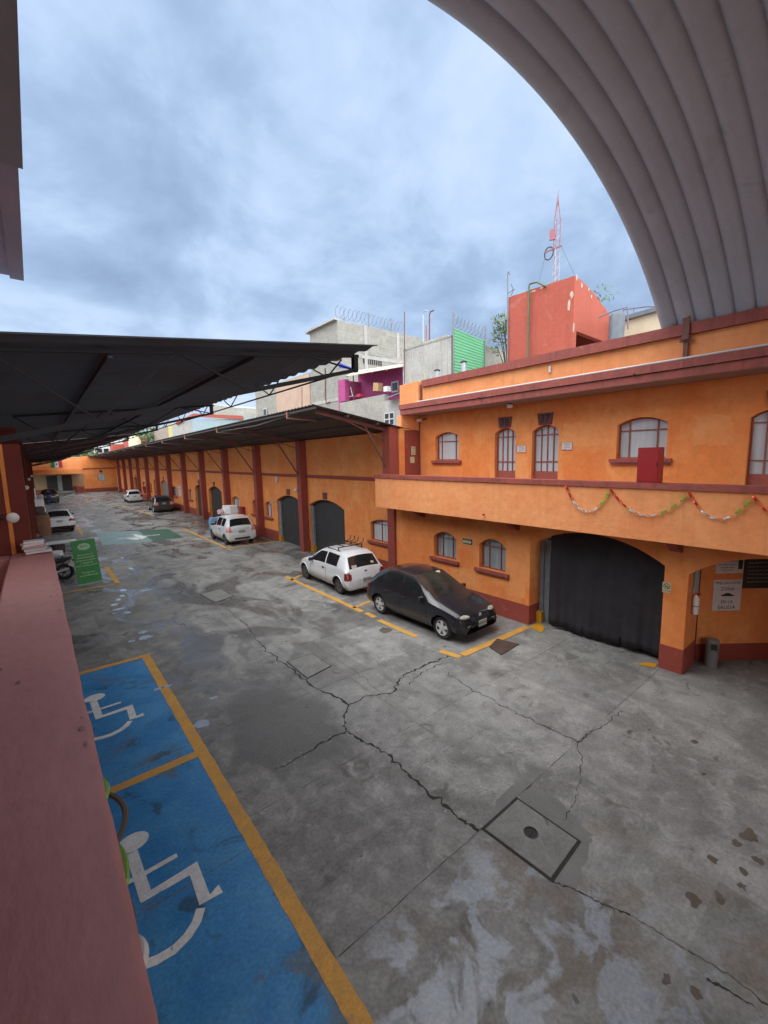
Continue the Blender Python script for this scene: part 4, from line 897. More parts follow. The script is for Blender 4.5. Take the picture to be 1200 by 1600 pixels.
for y in [11.75] + cols_y:
    MB().bar((10.3, y, zr(10.3, y) - .15), (6.9, y, zr(6.9, y) - .12), .07, .10).build('rafter', RAFT, cano)
    MB().bar((9.94, y, 3.78), (8.75, y, zr(8.75, y) - .17), .05, .05).build('strut', RAFT, cano)
    MB().bar((10.25, y, 4.95), (8.0, y, zr(8.0, y) - .17), .03, .03).build('tie', RAFT, cano)
    hy = y + 1.45
    if hy < YE: MB().bar((6.66, hy, zr(6.66, hy) - .02), (6.66, hy, zr(6.66, hy) - .25), .05, .05).bar((6.66, hy, zr(6.66, hy) - .23), (7.75, hy, zr(7.75, hy) - .10), .045, .045).build('edge_hook', HOOK, cano)
a = ONX(345, 674, 6.9); b = ONX(480, 640, 6.9)
MB().tube([a, (a + b) / 2 + Vector((0, 0, -.12)), b], .012, 5).build('cable', DUCTW, cano)
# things fixed to the row
def wall_lamp(px, py, lb, x=XW):
    p = ONX(px, py, x - .1); t = thing('wall_lamp', lb, 'lamp', p, group='small white lamps along the warehouse columns')
    MB().tube([(x - .001, p.y, p.z), (x - .08, p.y, p.z)], .03, 8).build('base', IRON, t); MB().ball((x - .17, p.y, p.z), .10, 12, 8).build('globe', WHITE, t, smooth=True)
wall_lamp(464.5, 765.5, 'round white lamp by the column left of the nearest arched warehouse door')
wall_lamp(312.5, 745.5, 'round white lamp above the pair of dark doors past the white car with boxes')
wall_lamp(243.5, 740, 'tiny round white lamp high on the far warehouse wall')
p = ONX(434, 749, XW); tag(MB().lathe([(.05, -.16), (.06, -.12), (.06, .12), (.05, .16)], (XW - .065, p.y, p.z), 10).build('bulkhead_lamp', WHITE, smooth=True), 'slim upright white lamp high on the orange warehouse wall', 'lamp')
p = ONX(380.5, 800, XW); t = thing('hose_cabinet', 'red hose cabinet on the warehouse wall beside the white car with boxes', 'cabinet', p)
MB().box(XW - .2, XW - .002, p.y - .35, p.y + .35, p.z - .36, p.z + .36).build('case', REDB, t); MB().box(XW - .212, XW - .201, p.y - .30, p.y + .30, p.z - .31, p.z + .31).build('door', LAMPR, t)
p = ONX(227, 765, XW); t = thing('hose_cabinet', 'red hose cabinet far along the warehouse row, behind the far white car', 'cabinet', p)
MB().box(XW - .2, XW - .002, p.y - .45, p.y + .45, p.z - .36, p.z + .4).build('case', REDB, t); MB().box(XW - .212, XW - .201, p.y - .40, p.y + .40, p.z - .31, p.z + .35).build('door', LAMPR, t)
p = ONX(427, 783, XW); t, f, rt, u = board('exit_sign', 'small pale sign on the warehouse wall left of the second arched door', 'sign', (XW - .008, p.y, p.z), RT, UPV, .36, .18, SIGNC, IRON); lines(t, f, rt, u, [('RUTA DE', .05, 0, .03), ('EVACUACION', .04, 0, -.03)], IRON)
p = ONX(281, 767, XW); t, f, rt, u = board('wall_notice', 'white notice board beside the bluish window far along the warehouse row', 'sign', (XW - .01, p.y, p.z), RT, UPV, 1.0, 1.0, SIGNW, GALV); lines(t, f, rt, u, [('BODEGA', .16, 0, .2), ('cargas', .12, 0, -.1)], INK)

# ================================================================== END of the yard
En = thing('end_building', 'orange building closing the far end of the yard with dark gates under a wide fascia', 'building', (4, 81, 0))
MB().slab([(5.85, -.3), (12, -.3), (12, 5.6), (5.85, 5.6)], 81, 81.4, YXZ, [[(7.7, 1.75), (8.65, 1.75), (8.65, 2.85), (7.7, 2.85)]]).build('wall', ORANGE, En)
MB().slab([(-8, 3.02), (5.85, 3.02), (5.85, 5.52), (-8, 5.52)], 81.3, 81.6, YXZ).build('fascia', ORANGE2, En)
MB().box(-8, 5.84, 81.0, 81.29, 2.98, 3.70).build('lintel', ORANGE, En)
MB().box(5.84, 12, 80.93, 80.999, 3.62, 3.78).build('string_course', RED, En); MB().box(5.84, 12, 80.97, 80.999, 0, .62).build('skirting', RED, En)
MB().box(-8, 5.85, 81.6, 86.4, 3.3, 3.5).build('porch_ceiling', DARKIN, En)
MB().box(-8, 8, 86, 86.3, 0, 3.3).build('porch_wall', BEIGE, En)
MB().box(-8, 1.2, 85.96, 85.999, 0, .55).build('porch_skirting', RED, En); MB().box(4.8, 5.85, 81.6, 85.99, 0, .9).build('porch_side_base', RED, En)
for a, b, m in ((1.35, 2.72, STEELDOOR), (2.74, 3.28, PBLUE), (3.30, 4.6, IRON)): MB().box(a, b, 85.90, 85.99, .25, 2.68).build('gate', m, En)
MB().box(1.0, 4.9, 83.6, 85.9, 0, .22).build('step', CONC2, En)
f_ = MB().slab([(7.7, 1.75), (8.65, 1.75), (8.65, 2.85), (7.7, 2.85)], 81.1, 81.15, YXZ, [[(7.76, 1.81), (8.16, 1.81), (8.16, 2.79), (7.76, 2.79)], [(8.2, 1.81), (8.59, 1.81), (8.59, 2.79), (8.2, 2.79)]]).build('window', GREYJ, En)
MB().box(7.72, 8.63, 81.16, 81.18, 1.77, 2.83).build('pane', PANE, f_)
MB().box(7.95, 8.35, 80.96, 80.999, 3.05, 3.38).build('number_plaque', MAROON, En)
t = thing('end_door', 'pale blue grey door in the far right corner of the yard', 'door', (9.9, 80.9, 0))
p0, p1 = ONX(187.5, 750, 10.28), ONX(181, 750, 10.28)
MB().box(10.2, 10.28, 78.6, 80.3, .05, 2.55).build('leaf', PBLUE, t); MB().box(10.15, 10.20, 79.3, 79.36, .05, 2.5).build('middle_rail', GREYJ, t)
fl = thing('flag', 'green white and red national flag hung on the far end wall', 'flag', (2.75, 81.2, 4.4))
fx = [2.02, 2.48, 2.93, 3.40]
for k, (m, nm) in enumerate(((FLG, 'green_band'), (FLW, 'white_band'), (FLR, 'red_band'))):
    vs = []; nn = 7
    for i in range(nn):
        x = fx[k] + (fx[k + 1] - fx[k]) * i / (nn - 1); yy = 81.2 + .03 * math.sin(x * 7)
        vs += [(x, yy, 4.0), (x, yy, 4.98), (x, yy + .01, 4.0), (x, yy + .01, 4.98)]
    fs = []
    for i in range(nn - 1): b_ = 4 * i; fs += [(b_, b_ + 4, b_ + 5, b_ + 1), (b_ + 2, b_ + 3, b_ + 7, b_ + 6)]
    MB().add(vs, fs).build(nm, m, fl)
MB().lathe([(.001, 0), (.12, .0), (.12, .012), (.001, .014)], (2.70, 81.13, 4.5), 12, 'y').build('emblem', BARK, fl)

# ================================================================== LEFT: warehouse row with canopy on trusses
Lw = thing('left_warehouse_row', 'dark red warehouse row on the left under a slate metal canopy on trusses', 'building', (-.5, 30, 0))
pts_e = [(4.0, 5.86), (15, 5.80), (20, 5.70), (30, 5.63), (42, 5.57), (64, 5.34), (81, 5.15)]
def zle(y):
    for (a, za), (b, zb) in zip(pts_e, pts_e[1:]):
        if y <= b: return za + (zb - za) * max(0, (y - a)) / (b - a)
    return pts_e[-1][1]
def zl(x, y): return zle(y) - (3.2 - x) * .113
MB().box(-.95, -.52, 4.45, 80.9, 0, 4.9).build('wall', LREDW, Lw)
MB().slab([(4.45, 4.9), (80.9, 4.2), (80.9, 4.3), (4.45, 5.36)], -.9, -.56, XYZ).build('upper_wall', LREDW, Lw)
lcol = [4.2 + 5.35 * k for k in range(15)]
for y in lcol:
    MB().box(-.50 if y > 5 else -.165, -.17 if y > 5 else -.07, y - .17 + (.25 if y < 5 else 0), y + .17 + (.25 if y < 5 else 0), 0, 4.75 if y < 5 else min(zl(-.1, y) - .1, 5.2)).build('column', LREDW, Lw)
MB().box(-.192, -.167, 4.26, 4.36, 0, 4.75).build('door_strip', ORANGE, Lw)
MB().box(-1.3, -.194, 4.25, 4.33, 2.9, 4.75).build('end_door', LREDW, Lw)
MB().box(-1.9, -.168, 4.37, 4.50, 0, 4.75).build('end_wall', LREDW, Lw)
canl = corrugated('canopy', CANL, Lw, -1.9, 3.2, 4.0, 19.6, zl, per=.30, amp=.014)
canf = corrugated('far_canopy', M('deep_red_sheet', (0.15, 0.045, 0.045), (0.11, 0.035, 0.036), 0.8, 0.7), Lw, -1.9, 3.2, 19.6, 80.9, lambda x, y: zl(x, y) - .03, per=.30, amp=.028)
for x in (1.9, .6): MB().bar((x, 4.4, zl(x, 4.4) - .055), (x, 19.5, zl(x, 19.5) - .055), .04, .05).build('purlin', CANL, canl)
for i, y in enumerate(lcol):
    y = y + .12; ze = zl(3.12, y) - .05; zw = zl(-.1, y) - .05
    zb0, zb1 = ze - .17, min(4.78, zw - .5)
    m = MB().bar((-.2, y, zb1), (3.10, y, zb0), .042, .042).bar((-.2, y, zw), (3.15, y, ze), .035, .035).bar((3.10, y, ze), (3.10, y, zb0 - .02), .06, .06)
    nW = 5
    for k in range(nW):
        xa, xb = 3.10 - 3.3 * k / nW, 3.10 - 3.3 * (k + 1) / nW; g = lambda x, s: (s[0] + (s[1] - s[0]) * (3.10 - x) / 3.3)
        ta, ba, tb, bb = g(xa, (ze, zw)), g(xa, (zb0, zb1)), g(xb, (ze, zw)), g(xb, (zb0, zb1))
        if k % 2 == 0: m.bar((xa, y, ba), (xb, y, tb), .017, .017)
        else: m.bar((xa, y, ta), (xb, y, bb), .017, .017)
    m.build('truss', TRUSS, canl)
m = MB()
er = lambda y: zl(3.1, y) - .20
m.tube([(3.1, 4.3, er(4.3)), (3.1, 14, er(14)), (3.1, 30, er(30)), (3.1, 50, er(50))], .013, 5)
y = 4.6
while y < 36:
    m.bar((3.1, y, zl(3.1, y) - .04), (3.1, y + .35, er(y + .35)), .014, .014).bar((3.1, y + .35, er(y + .35)), (3.1, y + .7, zl(3.1, y + .7) - .04), .014, .014); y += 1.78
m.build('edge_brace', TRUSS, canl)
for i, (px, py, Y) in enumerate(((20, 809, 4.02), (41, 762, 9.3), (45, 749, 14.6), (49, 744, 19.9))):
    p = ONY(px, py, Y); t = thing('column_lamp', ['nearest and largest', 'second', 'third', 'farthest'][i] + ' of the round white bulbs along the dark red left columns', 'lamp', p, group='bulbs on the left columns')
    MB().ball(p, .037, 14, 10).build('globe', WHITE, t, smooth=True)
    MB().tube([p + Vector((-.035, .01, 0)), p + Vector((-.06, .03, 0)), p + Vector((-.06, .24, 0))], .012, 6).build('holder', IRON, t)

# ================================================================== NEAR building: our balcony, cornice above
Nb = thing('near_building', 'near building with a dusty red balcony wall and a lilac cornice overhead', 'building', (-1, 0, 0))
pr = MB()
rnd_ = random.Random(21); nst = 110; vs = []; w1_ = w2_ = 0
for i in range(nst + 1):
    y = -4 + 8.18 * i / nst; w1_ = w1_ * .6 + rnd_.uniform(-.0022, .0022); w2_ = w2_ * .7 + rnd_.uniform(-.0016, .0016)
    vs += [(-.20, y, 3.02), (.048, y, 3.02), (.050 + w1_, y, 3.921 + w2_), (.046 + w1_, y, 3.929 + w2_), (.036 + w1_, y, 3.935 + w2_), (-.08, y, 3.938 + w2_), (-.19 - w2_, y, 3.935 + w2_), (-.20 - w2_, y, 3.922)]
pr.add(vs, [(i * 8 + k, i * 8 + (k + 1) % 8, (i + 1) * 8 + (k + 1) % 8, (i + 1) * 8 + k) for i in range(nst) for k in range(8)] + [tuple(range(8))[::-1], tuple(nst * 8 + k for k in range(8))])
pr.box(-2.2, -.201, 4.03, 4.178, 3.02, 3.930)
wall_ = pr.build('balcony_wall', PARA, Nb, smooth=True)
CHIP = M('bare_plaster_chip', (0.34, 0.27, 0.24), (0.26, 0.19, 0.17), 30, 0.9)
GRIME = M('dark_grime', (0.20, 0.10, 0.09), (0.26, 0.12, 0.11), 40, 0.9)
for k in range(14):
    edge = k % 5 != 0; y = rnd_.uniform(.4, 4.0); x = .030 + rnd_.uniform(-.006, .004) if edge else rnd_.uniform(-.15, .01); r_ = rnd_.uniform(.003, .009)
    pl_ = [(x + r_ * rnd_.uniform(.4, 1.2) * math.cos(a), y + r_ * 1.8 * rnd_.uniform(.4, 1.2) * math.sin(a)) for a in [2 * PI * q / 9 for q in range(9)]]
    MB().slab(pl_, 3.9395, 3.9405, lambda u, v, w: (u, v, w)).build('paint_chip', CHIP if edge else GRIME, Nb)
MB().box(-2.2, .045, -4, 4.17, 2.86, 3.0).build('balcony_slab', LREDW, Nb)
MB().box(-2.4, -2.2, -6, 4.28, 0, 6.0).build('facade', ORANGE, Nb)
MB().box(-1.0, -.75, -6, 4.1, 0, 2.86).build('ground_floor_wall', ORANGE, Nb)
MB().box(-2.4, .035, 1.0, 3.85, 5.83, 6.15).build('cornice', LILAC, Nb)
MB().box(.0, .072, 1.0, 3.86, 5.815, 6.16).build('cornice_edge', LILAC, Nb)
MB().box(-2.4, .0855, -6, 2.4, 5.795, 5.828).box(-.5, -.2, -6, 3.4, 6.15, 7.2).build('gutter', VAULT, Nb)
# foil chain hanging outside our own balcony wall
t = thing('foil_garland', 'green foil chain peeping out below the edge of the near dusty red balcony wall', 'garland', (.08, 1.7, 3.3))
def loop(px0, py0, px1, py1, bulge, mt, r, x=.085):
    a, b = ONX(px0, py0, x), ONX(px1, py1, x); c = (a + b) / 2 + Vector((bulge, 0, 0))
    pts = [a + (b - a) * s + Vector((bulge * 4 * s * (1 - s), 0, 0)) for s in [i / 10 for i in range(11)]]
    MB().tube(pts, r, 6).build('link', mt, t, smooth=True)
loop(160, 1238, 178, 1322, .055, BARK, .010); loop(172, 1312, 196, 1380, .018, FOILG, .010); loop(190, 1390, 206, 1470, .012, BARK, .010); loop(203, 1465, 217, 1520, .02, FOILS, .016); loop(150, 1215, 164, 1245, .02, FOILG, .012)

# ================================================================== BEHIND the warehouses
def coil(pts, r, pitch, wire=.012, n=14):
    """razor wire: a helix along a polyline"""
    m = MB(); P = []
    for a, b in zip(pts, pts[1:]):
        a, b = Vector(a), Vector(b); d = b - a; k = int(d.length / pitch * n); t = d.normalized(); x = t.cross(Vector((0, 0, 1))).normalized(); y = x.cross(t)
        for i in range(k):
            g = 2 * PI * i / n; P.append(a + d * (i / k) + x * r * math.cos(g) + y * r * math.sin(g))
    m.tube(P, wire, 3); return m
# grey block apartment house
Xa = 16.0; ca = ONX(527, 500, Xa); la = ONX(484, 523, Xa); ya, yb2 = ca.y, la.y; zt = ca.z
Ap = thing('apartment_house', 'tall grey block apartment house with bare walls behind the warehouses', 'building', (Xa, ya, 0))
MB().box(Xa, 24, ya, yb2, 0, zt).build('block_wall', BARE, Ap)
MB().box(Xa - .25, 24.2, yb2 - .05, yb2 + .25, zt - .05, zt + .12).box(Xa - .25, Xa + .2, ya, yb2 - .05, zt + .002, zt + .12).build('roof_edge', CONC2, Ap)
MB().box(Xa + .02, 24, yb2, 37.7, 0, 10.7).build('rear_wing', BARE, Ap)
MB().box(Xa - .05, Xa + .019, 27.9, 33.4, 2, 10.6).build('peach_render_panel', PEACH, Ap)
for z in (5.4, 8.3, 11.0): MB().box(Xa - .03, Xa - .001, ya + .01, yb2, z, z + .22).build('floor_beam', CONC2, Ap)
for z in (8.6, 11.2): MB().box(Xa, 24, ya - .03, ya - .001, z, z + .25).build('end_beam', CONC2, Ap)
for x in (18.1, 21.0): MB().box(x, x + .25, ya - .035, ya - .001, 4, zt).build('end_pillar', CONC2, Ap)
p = ONX(415, 655, Xa - .06); w = MB().box(Xa - .09, Xa - .05, p.y - .35, p.y + .35, p.z - .9, p.z + .9).build('window', DUCTW, Ap); 
for k in range(3): MB().box(Xa - .10, Xa - .091, p.y - .28, p.y + .28, p.z - .82 + k * .58, p.z - .32 + k * .58).build('pane', GLASS, w)
m = MB()
pv0, pv1 = ONY(566, 553, ya), ONY(597, 572, ya)
for i in range(9):
    for j in range(5): 
        cx = pv0.x + (pv1.x - pv0.x) * (i + .5) / 9; cz = pv0.z + (pv1.z - pv0.z) * (j + .5) / 5; m.box(cx - .06, cx + .06, ya - .012, ya - .002, cz - .07, cz + .07)
m.build('vent_blocks', INK, Ap)
MB().tube([ONX(508, 575, Xa - .05), ONX(508, 620, Xa - .05), ONX(510, 630, Xa - .05), ONX(516, 628, Xa - .05)], .035, 6).build('drainpipe', RAFT, Ap)
MB().tube([ONX(472, 605, Xa - .05), ONX(472, 640, Xa - .05)], .035, 6).build('drainpipe', RAFT, Ap)
tag(MB().slab([(ONX(531, 575, 15.9).y, ONX(531, 575, 15.9).z), (ONX(559, 578, 15.9).y, ONX(559, 578, 15.9).z), (ONX(531, 567, 15.9).y, ONX(531, 567, 15.9).z)], 15.85, 15.9, XYZ).build('tarpaulin', BLUE), 'bright blue tarpaulin on the grey house above the pink terrace', 'tarpaulin')
t = thing('razor_wire', 'razor wire coil along the roof edge of the tall grey block house', 'razor wire', (Xa, ya, zt))
coil([(Xa, ya + .1, zt + .55), (21.6, ya + .1, zt + .45)], .36, .34, .014).build('coil', WIRE, t)
for x in (16.6, 18.6, 20.6): MB().tube([(x, ya + .1, zt), (x, ya + .1, zt + .95)], .025, 5).build('post', WIRE, t)
# rough wall with the pink terrace
Xp = 14.0; r0, r1 = ONX(531, 632, Xp), ONX(601, 613, Xp)
Pt = thing('pink_terrace_house', 'low house with a rough grey wall and a magenta terrace behind the canopy', 'building', (Xp, r1.y, 0))
MB().box(Xp, Xp + .25, r1.y, r0.y, 0, (r0.z + r1.z) / 2).build('rough_wall', CONC, Pt)
zf = 7.1
MB().box(Xp + .25, 16, 14.4, r0.y, zf - .2, zf).build('terrace_floor', CONC2, Pt)
MB().box(15.55, 15.7, 14.6, r0.y + .3, zf, ONX(600, 574, 15.55).z - .03).build('terrace_back_wall', PINK, Pt)
MB().box(Xp + .05, 15.55, r0.y + .02, r0.y + .2, zf - .3, ONX(541, 588, Xp - .1).z - .04).build('terrace_side_wall', PINK, Pt)
MB().box(Xp + .02, Xp + .3, r0.y - .55, r0.y + .01, 7.75, 8.95).build('terrace_corner_pier', PINK, Pt)
aw = [ONX(541, 588, Xp - .1), ONX(629, 573, Xp - .1)]; bk0, bk1 = ONX(556, 580, 15.55), ONX(629, 569.5, 15.55)
m = MB(); A0, A1 = aw; m.add([A0, A1, bk1, bk0, A0 + Vector((0, 0, .03)), A1 + Vector((0, 0, .03)), bk1 + Vector((0, 0, .03)), bk0 + Vector((0, 0, .03))], [(0, 1, 2, 3), (7, 6, 5, 4), (0, 4, 5, 1), (1, 5, 6, 2), (2, 6, 7, 3), (3, 7, 4, 0)])
m.build('awning', CREAM, Pt)
m = MB()
for i in range(5): m.bar(A0 + (A1 - A0) * (i / 4) - Vector((0, 0, .03)), bk0 + (bk1 - bk0) * (i / 4) - Vector((0, 0, .03)), .05, .05)
m.build('awning_frame', HOOK, Pt)
MB().box(Xp + .3, Xp + .34, A0.y - .1, A0.y - .06, 7.7, 9.1).build('awning_post', RAFT, Pt)
g0 = ONX(600, 640, Xp + .02)
MB().box(Xp - .02, Xp + .3, 14.3, r1.y - .002, 0, 7.35).build('grey_annex_wall', CONC2, Pt)
m = MB(); q0, q1 = ONX(598, 623, Xp - .5), ONX(628, 612, Xp - .5); m.add([q0, q1, q1 + Vector((1, 0, .25)), q0 + Vector((1, 0, .25))], [(0, 1, 2, 3)]); o = m.build('annex_eave', GALV, Pt); sm = o.modifiers.new('thick', 'SOLIDIFY'); sm.thickness = .03
a, b = ONX(601, 646, Xp - .03), ONX(617, 664, Xp - .03); w = MB().slab([(b.y, b.z), (a.y, b.z), (a.y, a.z), (b.y, a.z)], Xp - .07, Xp - .021, XYZ, [[(b.y + (a.y - b.y) * u0, b.z + (a.z - b.z) * v0), (b.y + (a.y - b.y) * u1, b.z + (a.z - b.z) * v0), (b.y + (a.y - b.y) * u1, b.z + (a.z - b.z) * v1), (b.y + (a.y - b.y) * u0, b.z + (a.z - b.z) * v1)] for (u0, u1) in ((.06, .46), (.54, .94)) for (v0, v1) in ((.06, .46), (.54, .94))]).build('window', DUCTW, Pt)
MB().box(Xp - .045, Xp - .022, b.y + .02, a.y - .02, b.z + .02, a.z - .02).build('pane', GLASS, w)
a, b = ONX(612, 597, 15.5), ONX(622, 612, 15.5); w = MB().box(15.47, 15.545, b.y, a.y, b.z, a.z).build('terrace_window', DUCTW, Pt); MB().box(15.455, 15.469, b.y + .08, a.y - .5, b.z + .08, a.z - .08).box(15.455, 15.469, a.y - .42, a.y - .08, b.z + .08, a.z - .08).build('pane', GLASS, w)
MB().box(Xp - .1, Xp + 1.2, 13.25, 14.28, 0, 6.9).build('salmon_wall', ORANGE2, Pt)
# clutter on the terrace
def tbox(name, label, cat, px, py, w, d, h, mat, tilt=0, x=Xp + .12):
    p = ONX(px, py, x); m = MB().obox((p.x, p.y, p.z + h / 2), (d / 2, 0, 0), (0, w / 2 * math.cos(tilt), w / 2 * math.sin(tilt)), (0, -h / 2 * math.sin(tilt), h / 2 * math.cos(tilt)))
    return tag(m.build(name, mat), label, cat)
tbox('carton', 'tilted tan carton on the pink terrace wall', 'box', 590.5, 611, .42, .3, .40, M('tan_board', (.5, .33, .16)), .15)
tbox('white_bundle', 'white bundle on the terrace wall right of the tan carton', 'bundle', 605, 612, .28, .25, .25, WHITE)
tbox('red_cushion', 'low red cushion on the pink terrace wall', 'cushion', 562, 620, .35, .2, .14, FLR)
t = thing('folding_chair', 'white folding chair frame at the left end of the pink terrace', 'chair', ONX(549, 620, Xp + .3))
p = ONX(549, 620, Xp + .4); MB().tube([p + Vector((0, .25, .05)), p + Vector((0, -.15, .0)), p + Vector((0, .05, .55))], .025, 5).build('frame', WHITE, t); MB().obox(p + Vector((.05, .05, .02)), (.15, 0, 0), (0, .2, 0), (0, 0, .015)).build('seat', WHITE, t)
# plain concrete house and green sheet fence
Xc = 14.0; c0, c1 = ONX(629, 549, Xc), ONX(705, 526, Xc)
m = MB(); yy0, yy1 = c1.y, c0.y
prof = [(yy1, 0), (yy0, 0), (yy0, ONX(705, 527, Xc).z), (ONX(697, 523, Xc).y, ONX(697, 523, Xc).z), (ONX(660, 535, Xc).y, ONX(660, 535, Xc).z), (yy1, c0.z)]
Ch = thing('concrete_house', 'plain grey rendered house wall left of the green sheet fence', 'building', (Xc, yy0, 0))
m.slab(prof, Xc, Xc + 2.0, XYZ).build('wall', CONC2, Ch)
m = MB()
for k in range(16): 
    f = k / 16; m.box(Xc - .02, Xc + .35, yy0 + (yy1 - yy0) * f, yy0 + (yy1 - yy0) * (f + .05), c1.z + .0, c1.z + .05 + .04 * random.random())
m.build('wall_crest', CONC, Ch)
def pole(name, label, px, y0, y1_, x, r, mat, hook=False, grp=None):
    a, b = ONX(px, y0, x), ONX(px, y1_, x); pts = [b, a]
    if hook: pts += [a + Vector((0, -.08, .12)), a + Vector((0, -.28, .12))]
    return tag(MB().tube(pts, r, 6).build(name, mat), label, 'pole', grp)
pole('roof_pole', 'tall thin dark rod in front of the plain grey house', 632, 487, 600, 13.9, .022, RAFT)
pole('roof_pole', 'blue grey bent pipe on the roof of the plain grey house', 661, 492, 535, 14.4, .025, GALV, True)
pole('roof_pole', 'short thick pink pipe on the plain grey house roof', 666, 509, 533, 14.4, .035, HOOK)
pole('roof_pole', 'hooked brown pipe on the plain grey house roof, right of the pink one', 671, 492, 532, 14.4, .03, RAFT, True)
g1, g2 = ONX(708, 513, 14.0), None
yG = c1.y - .12; gl, gr = ONY(707.5, 512, yG), ONY(757.5, 533, yG); 
Fn = thing('sheet_fence', 'green corrugated sheet fence with posts above the building parapet', 'fence', (gl.x, yG, 7.2))
# the fence runs away from the wall at a slant
q0 = Vector((gl.x, yG, 0)); q1 = ONY(757.5, 533, yG - .6); dirf = Vector((q1.x - q0.x, q1.y - q0.y, 0)); nf = 60; vs = []; ztl, ztr = gl.z, q1.z; 
for s in (0, .02):
    for i in range(nf + 1):
        f = i / nf; b_ = q0 + dirf * f
        vs += [(b_.x, b_.y + s, 6.3), (b_.x, b_.y + s, ztl + (ztr - ztl) * f)]
hrows = []
vs = []; nz = 112
for s in (0, .02):
    for j in range(nz + 1):
        for f in (0, 1):
            b_ = q0 + dirf * f; zz = 6.3 + ((ztl if f == 0 else ztr) - 6.3) * j / nz
            vs.append((b_.x, b_.y + s + .010 * math.sin(j * PI / 2), zz))
Kf = (nz + 1) * 2; fs = []
for j in range(nz):
    a = 2 * j; fs += [(a, a + 1, a + 3, a + 2), (Kf + a, Kf + a + 2, Kf + a + 3, Kf + a + 1)]
MB().add(vs, fs).build('sheet', GSHEET, Fn)
for f, tp in ((0, .62), (1, .62)):
    b_ = q0 + dirf * f; zt_ = (ztl if f == 0 else ztr); MB().tube([(b_.x, b_.y - .03, 6.3), (b_.x, b_.y - .03, zt_ + tp)], .03, 6).build('post', WIRE, Fn)
t = thing('razor_wire', 'razor wire coil on top of the green sheet fence', 'razor wire', (q0.x, q0.y, ztl)); e_ = q0 + dirf
coil([(q0.x, q0.y, ztl + .30), (e_.x, e_.y, ztr + .30)], .22, .17, .010).build('coil', WIRE, t)
# old wall and little tree behind the tower
p0, p1 = ONY(757, 540, 13.6), ONY(800, 540, 13.6)
ow = thing('old_wall', 'old peeling wall between the green fence and the red tower', 'wall', (p0.x, 13.6, 0)); MB().box(p0.x - 1, p1.x + .6, 13.6, 13.9, 0, p0.z).build('wall', CONC, ow)
for (px, py, lb) in ((683, 583, 'small galvanised roof vent near the plain grey house'), (724.5, 570, 'taller galvanised roof vent in front of the green sheet fence')):
    p = ONX(px, py, 11.6); t = thing('roof_vent', lb, 'vent', (p.x, p.y, 6.36)); zt_ = ONX(px, py - 3, 11.6).z
    MB().lathe([(.085, 6.36), (.085, zt_)], (p.x, p.y, 0), 14).build('duct', GALV, t, smooth=True); MB().lathe([(.105, zt_ + .002), (.12, zt_ + .03), (.06, zt_ + .07)], (p.x, p.y, 0), 14).build('cap', IRON, t, smooth=True)
p0, p1 = ONX(642, 588, 11.6), ONX(664, 584, 11.6); zr_ = p0.z
t = thing('roof_railing', 'small yellow pipe railing on the roof above the end of the cornice', 'railing', (p0.x, p0.y, 6.36))
MB().tube([(p0.x, p0.y, 6.36), (p0.x, p0.y, zr_), (p1.x, p1.y, p1.z), (p1.x, p1.y, 6.36)], .018, 6).tube([(p0.x, p0.y, zr_ - .22), (p1.x, p1.y, p1.z - .22)], .014, 6).build('rail', YWALL, t)
# red tower
Xt = 13.0; k0, k1 = ONX(898, 430, Xt), ONX(795, 465, Xt)
Tw = thing('rooftop_tower', 'plain oxide red rendered tower block standing on the roof', 'tower', (Xt, k0.y, 6.36))
xr = ONY(957, 490, k0.y).x; zR = ONY(957, 500, k0.y).z
slot0, slot1 = ONY(900, 517, k0.y), ONY(941, 534, k0.y)
m = MB(); top = [(Xt + (xr - Xt) * f, k0.z - (k0.z - zR) * (f ** 1.4) * .95 + random.uniform(-.03, .03)) for f in [i / 14 for i in range(15)]]
m.slab([(xr, 6.36), (Xt, 6.36)][::-1] + [(xr, zR)] + top[::-1], k0.y, k0.y + .18, YXZ, [[(slot0.x + .02, 6.5), (slot1.x + .35, 6.5), (slot1.x + .35, slot1.z + .02), (slot0.x + .02, slot0.z)]]).build('front_wall', TOWER, Tw)
side = [(k1.y - (k1.y - k0.y - .18) * f, k1.z + (k0.z - k1.z) * f + random.uniform(-.02, .02)) for f in [i / 10 for i in range(11)]]
MB().slab([(k0.y + .18, 6.36), (k1.y, 6.36)] + side, Xt, Xt + .18, XYZ).build('side_wall', TOWER, Tw)
MB().box(Xt + .18, xr, k1.y - .18, k1.y, 6.36, zR).box(xr - .18, xr, k0.y + .18, k1.y - .18, 6.36, zR - .1).build('rear_wall', TOWER, Tw)
MB().box(Xt + .18, xr - .18, k0.y + .18, k1.y - .18, zR - .25, zR - .1).build('roof_slab', CONC2, Tw)
MB().box(Xt - .008, Xt - .001, k0.y, k1.y, 7.72, 7.74).build('day_joint', STAIN, Tw)
def chip(pts, n_=0):
    for (px, py, w_, h_) in pts:
        p = ONX(px, py, Xt - .004); g = [(p.y + w_ * math.cos(a) * random.uniform(.6, 1.2), p.z + h_ * math.sin(a) * random.uniform(.6, 1.2)) for a in [2 * PI * i / 9 for i in range(9)]]
        MB().slab(g, Xt - .006, Xt - .001, XYZ).build('plaster_chip', TOWERP, Tw)
chip([(893, 460, .06, .12), (889, 477, .05, .18), (896, 512, .03, .16), (833, 455, .10, .03), (846, 450, .05, .03)])
